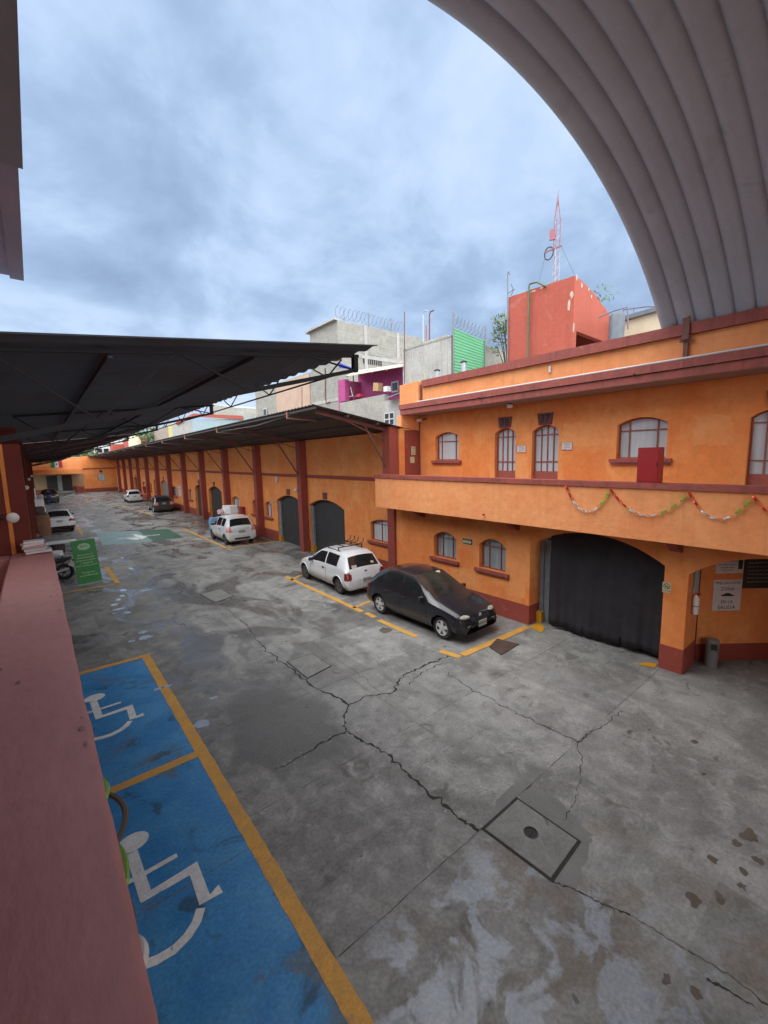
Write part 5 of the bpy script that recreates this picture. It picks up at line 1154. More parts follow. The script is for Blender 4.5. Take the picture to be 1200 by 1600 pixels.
for (px, py, w_, h_) in ((901, 434, .05, .10), (909, 446, .05, .07), (920, 452, .05, .05), (924, 463, .05, .06)):
    p = ONY(px, py, k0.y - .004); g = [(p.x + w_ * math.cos(a) * random.uniform(.6, 1.2), p.z + h_ * math.sin(a) * random.uniform(.6, 1.2)) for a in [2 * PI * i / 9 for i in range(9)]]
    MB().slab(g, k0.y - .006, k0.y - .001, YXZ).build('plaster_chip', TOWERP, Tw)
a, b, c, d = ONX(824.5, 570, 12.9), ONX(826.5, 448, 12.9), ONX(839, 440.5, 12.9), ONX(850, 446, 12.9)
tag(MB().tube([(12.9, a.y, 6.36), a, b, b + Vector((0, -.03, .08)), c, d, d + Vector((.35, 0, -.1))], .032, 8).build('roof_pipe', GPIPE, smooth=True), 'green pipe rising up the red tower and bending over its top', 'pipe')
a, b = ONX(794, 560, 12.95), ONX(793.5, 427, 12.95)
t = thing('aerial_pole', 'thin grey pole with a small aerial at the left edge of the red tower', 'pole', (12.95, a.y, 6.36))
MB().tube([(12.95, a.y, 6.36), b, b + Vector((0, -.05, .04)), b + Vector((0, -.08, -.06))], .022, 6).build('pole', WIRE, t)
q = ONX(798, 455, 12.95); MB().tube([(12.95, b.y, q.z - .05), q + Vector((0, -.06, 0)), q + Vector((0, -.16, .02))], .01, 5).tube([q + Vector((0, -.02, .22)), q + Vector((0, -.10, -.02)), q + Vector((0, 0, -.15))], .01, 5).build('aerial', IRON, t)
# lattice mast
Xm = 14.4; mb_, mt_, mw = ONX(867, 470, Xm), ONX(868.5, 350, Xm), ONX(873, 297, Xm); tp_ = ONX(870, 317, Xm)
Ma = thing('lattice_mast', 'red and white lattice radio mast with guy wires behind the red tower', 'mast', (Xm, mb_.y, 9))
cm = Vector((Xm, mb_.y, 0)); rr_ = .115; legs = [Vector((rr_ * math.cos(a), rr_ * math.sin(a), 0)) for a in (R(200), R(320), R(80))]
zb_m, z_mid, z_sh, z_top = mb_.z, ONX(868, 390, Xm).z, ONX(868, 346, Xm).z, tp_.z
for i, l in enumerate(legs):
    MB().tube([cm + l + Vector((0, 0, zb_m)), cm + l + Vector((0, 0, z_mid))], .014, 6).build('white_leg', MASTW, Ma)
    MB().tube([cm + l + Vector((0, 0, z_mid)), cm + l + Vector((0, 0, z_sh)), cm + Vector((0, 0, z_sh + .75)), cm + Vector((0, 0, z_top))], .014, 6).build('leg', MASTR, Ma)
m = MB(); z = zb_m; k = 0
while z < z_sh - .15:
    for i in range(3):
        a, b = legs[i], legs[(i + 1) % 3]; m.tube([cm + a + Vector((0, 0, z)), cm + b + Vector((0, 0, z + .16))], .008, 4); m.tube([cm + b + Vector((0, 0, z + .16)), cm + a + Vector((0, 0, z + .32))], .008, 4)
    z += .32
m.build('lacing', MASTW, Ma)
MB().tube([cm + Vector((.02, 0, z_top - .1)), Vector((Xm, mw.y, mw.z))], .010, 5).build('whip_aerial', WIRE, Ma)
q = ONX(863, 367, Xm - .15); MB().obox(q, (.03, .015, 0), (-.05, .075, 0), (0, 0, .16)).build('panel_aerial', MASTR, Ma)
q = ONX(857.5, 396, Xm - .1); MB().tube([q + Vector((0, .16 * math.cos(a), .20 * math.sin(a))) for a in [2 * PI * i / 20 for i in range(20)]], .02, 6, True).build('cable_coil', IRON, Ma)
MB().bar(cm + Vector((-.1, .35, z_mid)), cm + Vector((-.1, -.25, z_mid)), .04).build('guy_bracket', MASTR, Ma)
for (px, py) in ((842, 440), (897, 428)): MB().tube([cm + Vector((-.1, .3 if px < 860 else -.22, z_mid)), ONX(px, py, 13.1)], .006, 4).build('guy_wire', IRON, Ma)
# water tank, rails and cream house to the right of the tower
p = ONX(964, 500, 13.8); zt_ = ONX(964, 491, 13.8).z
t = thing('water_tank', 'dark grey cylindrical water tank between the red tower and the cream house', 'water tank', (p.x, p.y, 6.4))
MB().lathe([(.21, 6.4), (.21, zt_ - .06), (.18, zt_), (.07, zt_ + .03)], (p.x, p.y, 0), 20).build('tank', TANK, t, smooth=True)
MB().tube([(p.x - .1, p.y + .5, zt_ + .02), (p.x, p.y + .1, zt_ + .12), (p.x, p.y - .28, zt_ + .12), (p.x, p.y - .32, zt_ - .5)], .02, 6).build('pipe', PURP, t)
Xh = 15.5; h0, h1 = ONX(972, 503, Xh), ONX(1042, 482, Xh)
Ho = thing('cream_house', 'cream house with a dark roof edge right of the red tower, under the vault', 'building', (Xh, h1.y, 0))
MB().slab([(h1.y - 1.5, 0), (h0.y, 0), (h0.y, h0.z), (h1.y - 1.5, h1.z + .02)], Xh, Xh + 4, XYZ).build('wall', CREAM, Ho)
MB().slab([(h1.y - 1.5, h1.z + .022), (h0.y + .05, h0.z + .003), (h0.y + .05, h0.z + .13), (h1.y - 1.5, h1.z + .15)], Xh - .15, Xh + 4.1, XYZ).build('roof_edge', TANK, Ho)
a, b = ONX(974, 484, Xh + .3), ONX(1030, 479, Xh + .3)
t = thing('roof_railing', 'grey pipe railing on the roof of the cream house', 'railing', (Xh + .3, a.y, h0.z))
MB().tube([(a.x, a.y, h0.z + .1), a, ONX(1010, 479, Xh + .3), b], .022, 6).tube([ONX(977, 503, Xh + .3), ONX(985, 494, Xh + .3), ONX(1012, 489, Xh + .3)], .018, 6).tube([ONX(992, 500, Xh + .3), ONX(990, 480, Xh + .3)], .016, 6).build('rail', PURP, t)
# houses far behind the far half of the row
def face_box(name, mat, parent, pts, x, d=6, z0=0):
    P = [ONX(a, b, x) for a, b in pts]; ys = [p.y for p in P]; return MB().slab([(min(ys), z0), (max(ys), z0)] + [(p.y, p.z) for p in sorted(P, key=lambda p: -p.y)], x, x + d, XYZ).build(name, mat, parent)
t = thing('blue_house', 'pale blue house with a red roof edge seen between the two canopies', 'building', ONX(380, 660, 20)); face_box('wall', PBLUE, t, [(300, 657), (402, 652)], 20)
face_box('side_wall', CONC2, t, [(268, 664), (299.9, 657.5)], 20.01)
MB().bar(ONX(276, 662, 19.9), ONX(303, 648.5, 19.9), .2, .45).bar(ONX(303, 648.5, 19.9), ONX(379, 652.5, 19.9), .2, .45).build('red_roof_edge', TOWER, t)
t = thing('concrete_annex', 'raw concrete block rising behind the pale blue house', 'building', ONX(350, 640, 27)); face_box('wall', CONC, t, [(332, 632), (368, 637)], 27)
t = thing('block_house', 'unfinished brick coloured block house with a yellow stripe between the canopies', 'building', ONX(252, 670, 20.1)); face_box('wall', BLOCKW, t, [(239, 674), (262, 665)], 20.1); face_box('yellow_corner', YWALL, t, [(262.1, 664), (268, 661.5)], 20.05)
t = thing('orange_house', 'orange red low house beside the white water tank, far off', 'building', ONY(215, 690, 98)); p0, p1 = ONY(200, 690, 98), ONY(229, 686, 98); MB().box(p0.x, p1.x, 98, 104, 0, p1.z).build('wall', TOWER, t)
p = ONY(210.5, 690, 96); t = thing('water_tank', 'small cream round water tank on the far rooftops', 'water tank', (p.x, 96, 0)); MB().lathe([(1.1, 0), (1.1, p.z + .2), (.7, p.z + .9), (.2, p.z + 1.1)], (p.x, 96, 0), 16).build('tank', CREAM, t, smooth=True)
t = thing('white_house', 'white flat roofed house beyond the far end wall, with a dark window pair', 'building', ONY(170, 700, 110)); p0, p1 = ONY(148, 700, 110), ONY(195, 686, 110); MB().box(p0.x, p1.x, 110, 118, 0, p1.z + .5).build('wall', WHITEW, t)
q0_, q1_ = ONY(152, 707, 109.9), ONY(164, 701, 109.9); 
for k in (0, 1): MB().box(q0_.x + k * 1.2, q0_.x + .9 + k * 1.2, 109.85, 109.95, q0_.z, q1_.z).build('window', GLASS, t)
t = thing('cream_block', 'pale cream block left of the white house beyond the end wall', 'building', ONY(140, 705, 112)); p0, p1 = ONY(128, 705, 112), ONY(147.5, 700, 112); MB().box(p0.x, p1.x, 112, 118, 0, p1.z).build('wall', CREAM, t)
t = thing('brick_house', 'red brick low house in front of the white house, far off', 'building', ONY(186, 700, 104)); p0, p1 = ONY(176, 700, 104), ONY(204, 694, 104); MB().box(p0.x, p1.x, 104, 108, 0, p1.z).build('wall', TOWER, t)
# trees
def tree(label, c, rx, rz, h, n, leaf, mat, seed, grp=None):
    rnd = random.Random(seed); c = Vector(c); t = thing('tree', label, 'tree', (c.x, c.y, 0), group=grp)
    m = MB().tube([(c.x, c.y, 0), (c.x + .1, c.y, h * .5), (c.x, c.y, h)], [rx * .1, rx * .075, rx * .04], 7)
    bl = []
    for k in range(9):
        a = rnd.uniform(0, 2 * PI); b = rnd.uniform(-.6, .8); q = Vector((c.x + rx * .62 * math.cos(a), c.y + rx * .62 * math.sin(a), h + rz * b)); bl.append((q, rx * rnd.uniform(.3, .55)))
        m.tube([(c.x, c.y, h * .75), (c + Vector((0, 0, h)) - Vector((0, 0, c.z)) + q) / 2 if False else Vector(((c.x + q.x) / 2, (c.y + q.y) / 2, (h * .8 + q.z) / 2)), q], [rx * .035, rx * .025, rx * .01], 5)
    m.build('trunk', BARK, t)
    lv = MB()
    for i in range(n):
        q, r = bl[rnd.randrange(len(bl))]; d = Vector((rnd.gauss(0, 1), rnd.gauss(0, 1), rnd.gauss(0, .8))); d.normalize(); p = q + d * r * rnd.uniform(.3, 1) ** .5
        u = Vector((rnd.uniform(-1, 1), rnd.uniform(-1, 1), rnd.uniform(-1, 1))).normalized(); v = u.orthogonal().normalized(); s = leaf * rnd.uniform(.6, 1.3)
        lv.add([p - u * s, p + v * s * .55, p + u * s, p - v * s * .55], [(0, 1, 2, 3)])
    lv.build('crown', mat, t, fix=False)
p = ONX(790, 518, 17.5); tree('small loose leaved tree behind the left edge of the red tower', (p.x + .3, p.y, 0), 1.0, .8, p.z, 700, .10, LEAF, 3)
p = ONX(940, 458, 15.4); 
t = thing('wall_weed', 'tuft of green weeds growing on the crumbling top of the red tower', 'plant', p); lv = MB(); rnd = random.Random(5)
for i in range(70):
    q = p + Vector((rnd.gauss(0, .2), rnd.gauss(0, .2), rnd.uniform(-.3, .22))); u = Vector((rnd.uniform(-1, 1), rnd.uniform(-1, 1), rnd.uniform(0, 1))).normalized(); v = u.orthogonal().normalized(); lv.add([q - u * .08, q + v * .03, q + u * .08, q - v * .03], [(0, 1, 2, 3)])
lv.build('leaves', LEAF2, t, fix=False)
for (px, py, Y, rx, lb, sd_) in ((234, 683, 100, 3.6, 'bright green bushy tree beside the far block house', 11), (222, 680, 106, 3.0, 'darker tree left of the bright green one beyond the far roofs', 12), (118, 713, 104, 4.0, 'dark tree crown above the far end wall left of the cream block', 13), (205, 684, 122, 4.0, 'hazy tree behind the orange red house', 14)):
    p = ONY(px, py, Y); tree(lb, (p.x, Y, 0), rx, rx * .7, max(3, p.z - rx * .3), 1100, rx * .09, LEAF if sd_ % 2 else LEAF2, sd_, 'trees beyond the far end')

# ================================================================== CARS
def car(name, label, loc, rz, st, paint, wheels, marks, glass_rows, pillars, lamps, rim=RIM, wr=.29, zs_=1.0, sc=1.0, plate=True, group=None, extra=None, seams=(), tw=.77, handle_y=(), lower=None, bumper=None):
    t = thing(name, label, 'car', loc, rz, group)
    st = [tuple([s[0] * sc] + [v * sc * zs_ for v in s[1:4]] + [v * sc for v in s[4:]]) for s in st]
    marks = {k: v for k, v in marks.items()}
    # resample along the centre line
    rows = []; key = []
    for i in range(len(st) - 1):
        a, b = st[i], st[i + 1]; d = math.hypot(b[0] - a[0], b[3] - a[3]); n = max(1, round(d / .034))
        for k in range(n): rows.append([a[q] + (b[q] - a[q]) * k / n for q in range(7)]); key.append(i if k == 0 else None)
    rows.append(list(st[-1])); key.append(len(st) - 1)
    idx = {k: i for i, k in enumerate(key) if k is not None}
    for _ in range(3):
        new = [r[:] for r in rows]
        for i in range(1, len(rows) - 1):
            for q in (1, 2, 3, 4, 5, 6): new[i][q] = (rows[i - 1][q] + 2 * rows[i][q] + rows[i + 1][q]) / 4
        rows = new
    nA_, nB, nC, nD = 2, 14, 9, 12
    def section(r):
        y, zs, zb, zt, ws, wb, wt = r; P = []
        for k in range(nA_): P.append((ws * k / nA_, zs))
        xb = wb * .965
        for k in range(nB):
            u = k / nB; z = zs + (zb - zs) * u
            x = ws + (wb - ws) * (1 - (1 - u / .42) ** 2) if u < .42 else wb - wb * .035 * ((u - .42) / .58) ** 2
            if abs(u - .5) < .08: x += .006
            P.append((x, z))
        cr = max(.012, min(.05, (zt - zb) * .35)); ze = zt - cr
        for k in range(nC):
            u = k / nC; P.append((xb + (wt - xb) * u + .018 * math.sin(PI * u) * min(1, (ze - zb) / .3), zb + (ze - zb) * u))
        for k in range(nD + 1):
            u = k / nD; P.append((wt * (1 - u), ze + cr * (1 - (1 - u) ** 2.4)))
        return P
    secs = [section(r) for r in rows]; m_ = len(secs[0]); V_ = []
    for r, P in zip(rows, secs):
        for (x, z) in P: V_.append([x, r[0], z])
    for i, v in enumerate(V_):                                         # round wheel openings
        j = i % m_
        if 1 < j < nA_ + nB:
            for wy_ in wheels:
                d = math.hypot(v[1] - wy_ * sc, v[2] - wr * sc); Ra = (wr + .045) * sc
                if abs(d - Ra) < .024 and d > 0: v[1] = wy_ * sc + (v[1] - wy_ * sc) / d * Ra; v[2] = wr * sc + (v[2] - wr * sc) / d * Ra
    def sidex(y, z):
        i = min(range(len(rows)), key=lambda i: abs(rows[i][0] - y)); P = secs[i]
        best = min(P[nA_:nA_ + nB + nC], key=lambda p: abs(p[1] - z)); return best[0]
    groups = {}
    w0, w1 = idx[marks['ws0']], idx[marks['ws1']]; r0, r1 = idx[marks['rw0']], idx[marks['rw1']]
    for i in range(len(rows) - 1):
        yc = (rows[i][0] + rows[i + 1][0]) / 2
        for j in range(m_ - 1):
            q = (i * m_ + j, (i + 1) * m_ + j, (i + 1) * m_ + j + 1, i * m_ + j + 1)
            c = [sum(V_[a][k] for a in q) / 4 for k in range(3)]
            if 1 <= j < nA_ + nB and any(math.hypot(c[1] - w * sc, c[2] - wr * sc) < (wr + .045) * sc for w in wheels) and c[0] > .35: continue
            g = 'body'
            if j >= nA_ + nB + nC + 1:
                if w1 <= i < w0 - 1: g = 'windshield'
                elif r0 + 1 <= i < r1: g = 'rear_window'
            elif nA_ + nB + 1 <= j < nA_ + nB + nC - 1:
                for k, (ya, yb_) in enumerate(glass_rows):
                    if ya * sc < yc < yb_ * sc and (rows[i][3] - rows[i][2]) > .16 * sc and not any(abs(yc - p * sc) < .035 for p in pillars): g = 'side_window%d' % k
            for nm, fn, mt in lamps:
                if g in ('body',) and fn(c[0] / sc, c[1] / sc, c[2] / sc): g = nm
            groups.setdefault(g, []).append(q)
    mats = {nm: mt for nm, fn, mt in lamps}
    body_f = []; 
    def emit(g, mirror, both=False):
        m = MB(); mp = {}
        for s in ((1, -1) if both else ((-1,) if mirror else (1,))):
            for q in groups[g]:
                f = []
                for a in q:
                    k2 = (a, s)
                    if abs(V_[a][0]) < 1e-6: k2 = (a, 1)
                    if k2 not in mp: mp[k2] = len(m.v); m.v.append((s * V_[a][0], V_[a][1], V_[a][2]))
                    f.append(mp[k2])
                m.f.append(tuple(f if s == 1 else f[::-1]))
        return m, mp
    bm_, mp = emit('body', False, True)
    for i in (0, len(rows) - 1):                                       # close both ends
        lp = [mp.get((i * m_ + j, 1)) for j in range(m_)] + [mp.get((i * m_ + j, -1)) for j in range(m_ - 2, 0, -1)]
        lp = [a for a in lp if a is not None]
        if len(lp) > 3: bm_.f.append(tuple(lp))
    bm_.build('body', paint, t, smooth=True, local=True)
    for g in groups:
        if g == 'body': continue
        if g.startswith('side_window') or g in ('head_light', 'tail_light', 'fog_lamp', 'sill_strip'):
            for mir in (False, True):
                emit(g, mir)[0].build(g.rstrip('0123456789'), mats.get(g, GLASS), t, smooth=True, local=True)
        else: emit(g, False, True)[0].build(g, WSCR if g == 'windshield' else mats.get(g, GLASS), t, smooth=True, local=True)
    # wheels
    for wy_ in wheels:
        for s in (-1, 1):
            c = (s * tw * sc - s * .10, wy_ * sc, wr * sc); R_ = wr * sc
            ty = MB().lathe([(R_ * .66, -.085), (R_ * .93, -.095), (R_, -.06), (R_, .06), (R_ * .93, .095), (R_ * .66, .085), (R_ * .64, 0), (R_ * .66, -.085)], c, 28, 'x', caps=False).build('wheel', TYRE, t, smooth=True, local=True)
            rm = MB(); rm.lathe([(R_ * .12, -.04), (R_ * .62, -.06), (R_ * .68, -.075), (R_ * .68, .075), (R_ * .62, .05), (R_ * .12, .03)], c, 28, 'x')
            rm.build('rim_barrel', RIMD, ty, smooth=True, local=True)
            sp = MB()
            for k in range(5):
                a = 2 * PI * k / 5 + .3; d = Vector((0, math.cos(a), math.sin(a))); n_ = Vector((0, -math.sin(a), math.cos(a))); cc = Vector(c) + Vector((s * .082, 0, 0))
                sp.add([cc + d * R_ * .10 + n_ * R_ * .12, cc + d * R_ * .66 + n_ * R_ * .17, cc + d * R_ * .66 - n_ * R_ * .17, cc + d * R_ * .10 - n_ * R_ * .12] + [p + Vector((-s * .03, 0, 0)) for p in (cc + d * R_ * .10 + n_ * R_ * .12, cc + d * R_ * .66 + n_ * R_ * .17, cc + d * R_ * .66 - n_ * R_ * .17, cc + d * R_ * .10 - n_ * R_ * .12)], [(0, 1, 2, 3), (7, 6, 5, 4), (0, 4, 5, 1), (1, 5, 6, 2), (2, 6, 7, 3), (3, 7, 4, 0)])
            sp.lathe([(R_ * .16, -.01), (R_ * .16, .01)], (c[0] + s * .085, c[1], c[2]), 12, 'x')
            sp.tube([(c[0] + s * .075, c[1] + R_ * .66 * math.cos(a), c[2] + R_ * .66 * math.sin(a)) for a in [2 * PI * k / 24 for k in range(24)]], .012, 6, True)
            sp.build('rim', rim, ty, local=True)
            wl = MB(); nW = 14
            vs = []
            for k in range(nW + 1):
                a = PI * k / nW - .12 + .24 * 0; ca, sa = math.cos(a), math.sin(a); Ra = R_ + .05
                vs += [(s * .45, c[1] + Ra * ca, c[2] + Ra * sa), (s * (tw - .03) * sc, c[1] + Ra * ca, c[2] + Ra * sa)]
            wl.add(vs, [(2 * k, 2 * k + 1, 2 * k + 3, 2 * k + 2) for k in range(nW)])
            wl.box(min(s * .44, s * .46), max(s * .44, s * .46), c[1] - R_ - .05, c[1] + R_ + .05, .12, c[2] + R_ + .04)
            wl.build('wheel_arch', BPLAST, t, local=True)
    zb_at = lambda y: min(rows, key=lambda r: abs(r[0] - y))[2]
    my = marks['mirror'] * sc
    for s in (-1, 1):
        x = sidex(my, zb_at(my)); MB().obox((s * (x + .07), my, zb_at(my) + .06), (.07, 0, 0), (0, .045, 0), (0, 0, .05)).bar((s * (x - .03), my, zb_at(my) + .03), (s * (x + .05), my, zb_at(my) + .05), .04).build('wing_mirror', BPLAST if paint is CARW else paint, t, local=True)
        for y in seams:
            pts = [(s * (sidex(y * sc, z) + .002), y * sc, z) for z in [rows[0][1] * 0 + .26 + (zb_at(y * sc) - .28) * k / 7 for k in range(8)]]
            MB().tube(pts, .0045, 4).build('door_seam', BPLAST, t, local=True)
        for y in handle_y:
            z = zb_at(y * sc) - .11; x = sidex(y * sc, z); MB().obox((s * (x + .008), y * sc, z), (.014, 0, 0), (0, .07, 0), (0, 0, .018)).build('door_handle', BPLAST, t, local=True)
    if plate:
        for (yy, sg, zz) in ((st[0][0], -1, plate[0]), (st[-1][0], 1, plate[1])):
            if zz is None: continue
            z = zz * sc; cand = [r for r in rows if (r[0] < 0) == (sg < 0)]; r = min(cand, key=lambda r: abs(r[3] - z)); y = r[0] + sg * .022
            pl = MB().obox((0, y, z), (.155, 0, 0), (0, .008, 0), (0, 0, .075)).build('licence_plate', PLATE, t, local=True)
            text('plate_number', 'MX 41-27' if sg > 0 else 'NLR 58-04', .085, INK, pl, (0, y + sg * .0095, z), (-sg, 0, 0), (0, 0, 1), .002, local=True)
    if extra: extra(t, sidex, rows)
    return t

HATCH = [(-1.80, .34, .42, .48, .46, .60, .54), (-1.79, .27, .52, .60, .56, .70, .64), (-1.765, .22, .62, .74, .62, .765, .69), (-1.73, .20, .80, .93, .64, .79, .67), (-1.36, .19, .885, 1.27, .66, .81, .55), (-1.08, .18, .89, 1.365, .68, .815, .55),
         (-.55, .18, .88, 1.42, .68, .82, .565), (.12, .18, .865, 1.385, .68, .82, .56), (.92, .18, .84, .965, .68, .815, .68), (1.35, .18, .775, .855, .67, .81, .67), (1.68, .20, .70, .755, .64, .78, .64), (1.81, .21, .60, .68, .60, .735, .60), (1.89, .22, .46, .56, .54, .67, .54), (1.93, .25, .32, .42, .48, .58, .46)]
MK = dict(ws0=8, ws1=7, rw0=3, rw1=4, mirror=.62)
def ibx(t, sidex, rows):
    MB().tube([(-.45, .90, .965), (-.1, .80, 1.0), (.15, .68, 1.05)], .008, 4).build('wiper', BPLAST, t, local=True)
    MB().tube([(.05, .92, .968), (.35, .78, 1.01), (.5, .66, 1.06)], .008, 4).build('wiper', BPLAST, t, local=True)
    MB().obox((-.28, .19, 1.335), (.07, 0, 0), (0, .03, -.02), (0, .004, .006)).build('visor_card', SIGNC, t, local=True)
    for s in (-1, 1):
        q = MB().ball((0, 0, 0), 1, 20, 12, (.165, .080, .046)); an = -s * .42
        q.v = [(x * math.cos(an) - y * math.sin(an) + s * .53, x * math.sin(an) + y * math.cos(an) + 1.785, z + .645 - .12 * (y)) for x, y, z in q.v]
        q.build('head_light', LAMPC, t, smooth=True, local=True)
    MB().lathe([(.02, 0), (.05, .004), (.02, .008)], (0, 1.868, .62), 14, 'y').build('badge', RIM, t, local=True)

    for s in (-1, 1): MB().obox((s * .47, 1.905, .42), (.06, 0, 0), (0, .012, 0), (0, 0, .03)).build('fog_lamp', LAMPC, t, local=True)
car('black_hatchback', 'black five door hatchback with silver five spoke wheels, parked nose forward by the curtained gateway', (8.29, 8.40, 0), PI + .018, HATCH, CARK, (-1.18, 1.26), MK,
    [(-1.38, -1.06), (-.98, -.26), (-.18, .80)], (-1.02, -.22), [
    ('grille', lambda x, y, z: y > 1.75 and .50 < z < .60 and x < .36, BPLAST),
    ('lower_bumper', lambda x, y, z: y > 1.70 and z < .40, BPLAST),
    ('tail_light', lambda x, y, z: y < -1.62 and .62 < z < .88 and x > .58, LAMPR)], plate=(.62, .43), seams=(-1.02, -.24, .78), handle_y=(-.85, -.10), extra=ibx)
CORSA = [(-1.80, .36, .42, .46, .48, .62, .56), (-1.79, .27, .50, .56, .60, .73, .68), (-1.765, .23, .56, .64, .63, .775, .71), (-1.735, .21, .66, .745, .64, .785, .69), (-1.68, .20, .82, .91, .65, .79, .665), (-1.40, .19, .885, 1.30, .66, .80, .56), (-1.10, .19, .885, 1.39, .67, .80, .565),
         (-.5, .19, .875, 1.42, .67, .80, .575), (.14, .19, .86, 1.385, .67, .80, .57), (.88, .19, .84, .985, .67, .795, .67), (1.25, .19, .79, .885, .66, .79, .66), (1.55, .20, .71, .79, .63, .765, .63), (1.76, .22, .60, .66, .58, .71, .57), (1.85, .23, .44, .52, .52, .63, .50), (1.88, .26, .32, .40, .46, .56, .44)]
def corsax(t, sidex, rows):
    rk = MB().build
    zt = 1.44
    m = MB()
    for s in (-.47, .47): m.tube([(s, .0, zt - .03), (s, -.9, zt - .05)], .014, 6)
    m.build('roof_rail', BPLAST, t, local=True)
    rack = MB()
    for y in (-.12, -.82): rack.tube([(-.52, y, zt + .06), (.52, y, zt + .06)], .016, 6)
    for y in (-.12, -.82):
        for s in (-.48, .48): rack.tube([(s, y, zt - .04), (s, y, zt + .06)], .022, 6)
    rk2 = rack.build('roof_rack', BPLAST, t, local=True)
    for x in (-.30, .02, .30): MB().tube([(x, .05, zt + .09), (x, -.95, zt + .09)], .014, 6).build('rack_bar', BPLAST, rk2, local=True)
    for k, y in enumerate((.0, -.25, -.5, -.82)):
        MB().tube([(.20, y, zt + .08), (.42, y, zt + .09), (.52, y, zt + .13), (.56, y, zt + .20), (.55, y, zt + .27)], .014, 6).build('rack_hook', BPLAST, rk2, local=True)
    MB().obox((.28, -1.805, .485), (.05, 0, 0), (0, .006, 0), (0, 0, .012)).build('bumper_vent', INK, t, local=True)
    MB().obox((0, -1.725, .80), (.05, 0, 0), (0, .02, 0), (0, 0, .012)).build('badge', IRON, t, local=True)
    for s in (-1, 1):
        ff = 24; pts = [(s * (sidex(-1.17 + .36 * math.cos(a), max(.3, .29 + .36 * math.sin(a))) + .006), -1.17 + .36 * math.cos(a), .29 + .36 * math.sin(a)) for a in [PI * k / ff for k in range(ff + 1)]]
        MB().tube(pts, .018, 6).build('arch_lip', CARW, t, local=True)
        pts = [(s * (sidex(1.27 + .36 * math.cos(a), max(.3, .29 + .36 * math.sin(a))) + .006), 1.27 + .36 * math.cos(a), .29 + .36 * math.sin(a)) for a in [PI * k / ff for k in range(ff + 1)]]
        MB().tube(pts, .018, 6).build('arch_lip', CARW, t, local=True)
    MB().obox((-.40, -1.640, .965), (.10, 0, 0), (0, .006, .012), (0, .02, .04)).build('window_sticker', WHITE, t, local=True)
    MB().obox((.36, -1.60, 1.015), (.06, 0, 0), (0, .006, .012), (0, .014, .025)).build('window_sticker', SIGNC, t, local=True)
car('white_hatchback', 'white three door hatchback with a black roof rack and upturned hooks, behind the black hatchback', (8.40, 13.08, 0), -.03, CORSA, CARW, (-1.17, 1.27), dict(ws0=9, ws1=8, rw0=4, rw1=5, mirror=.62),
    [(-1.10, -.36), (-.30, .74)], (-.33,), [
    ('tail_light', lambda x, y, z: y < -1.60 and .56 < z < .80 and x > .60, LAMPR),
    ('head_light', lambda x, y, z: y > 1.5 and .58 < z < .72 and x > .40, LAMPC), ('grille', lambda x, y, z: y > 1.7 and .50 < z < .58 and x < .4, BPLAST)], rim=RIMD, plate=(.52, None), seams=(-.40, .74), handle_y=(-.22,), extra=corsax, tw=.76)
SPARK = [(-1.74, .36, .42, .48, .48, .62, .56), (-1.73, .28, .50, .58, .60, .74, .68), (-1.70, .24, .58, .68, .63, .785, .71), (-1.66, .22, .80, .92, .64, .79, .69), (-1.60, .21, .92, 1.02, .65, .79, .66), (-1.36, .20, .97, 1.42, .66, .795, .55), (-1.05, .20, .96, 1.50, .67, .795, .555),
         (-.45, .20, .93, 1.53, .67, .80, .57), (.10, .20, .90, 1.49, .67, .80, .57), (.98, .20, .87, 1.03, .67, .79, .66), (1.3, .20, .83, .92, .66, .785, .65), (1.52, .21, .75, .82, .63, .76, .62), (1.70, .22, .62, .70, .58, .70, .56), (1.79, .24, .44, .54, .52, .62, .50), (1.82, .28, .34, .42, .46, .56, .44)]
def sparkx(t, sidex, rows):
    MB().obox((0, -1.68, .83), (.09, 0, 0), (0, .02, 0), (0, 0, .018)).build('badge', RIM, t, local=True)
    MB().obox((0, -1.745, .36), (.42, 0, 0), (0, .012, 0), (0, 0, .05)).build('lower_valance', BPLAST, t, local=True)
    MB().tube([(-.55, -1.34, 1.475), (0, -1.40, 1.50), (.55, -1.34, 1.475)], .025, 6).build('roof_spoiler', CARW, t, local=True)
spk = car('white_city_car', 'small tall white hatchback carrying white parcels on its roof, parked along the warehouse row', (8.48, 24.45, 0), -.02, SPARK, CARW, (-1.15, 1.22), dict(ws0=9, ws1=8, rw0=4, rw1=5, mirror=.70),
    [(-1.12, -.62), (-.55, .20), (.25, .82)], (-.585, .225), [
    ('tail_light', lambda x, y, z: y < -1.50 and .72 < z < 1.0 and x > .55, LAMPP),
    ('head_light', lambda x, y, z: y > 1.3 and .66 < z < .80 and x > .42, LAMPC)], rim=RIMD, plate=(.72, None), seams=(-.50, .22, .85), handle_y=(-.36,), extra=sparkx, tw=.76)
car('dark_grey_hatchback', 'dark grey hatchback with pale tail lights parked far down the warehouse row', (8.85, 44.2, 0), -.03, HATCH, CARG, (-1.18, 1.26), MK, [(-1.38, -1.06), (-.98, -.26), (-.18, .80)], (-1.02, -.22),
    [('tail_light', lambda x, y, z: y < -1.66 and .66 < z < .90 and x > .45, LAMPP), ('head_light', lambda x, y, z: y > 1.6 and .60 < z < .72 and x > .36, LAMPC)], plate=(.78, None), seams=(-.24, .78), tw=.78, sc=1.06)
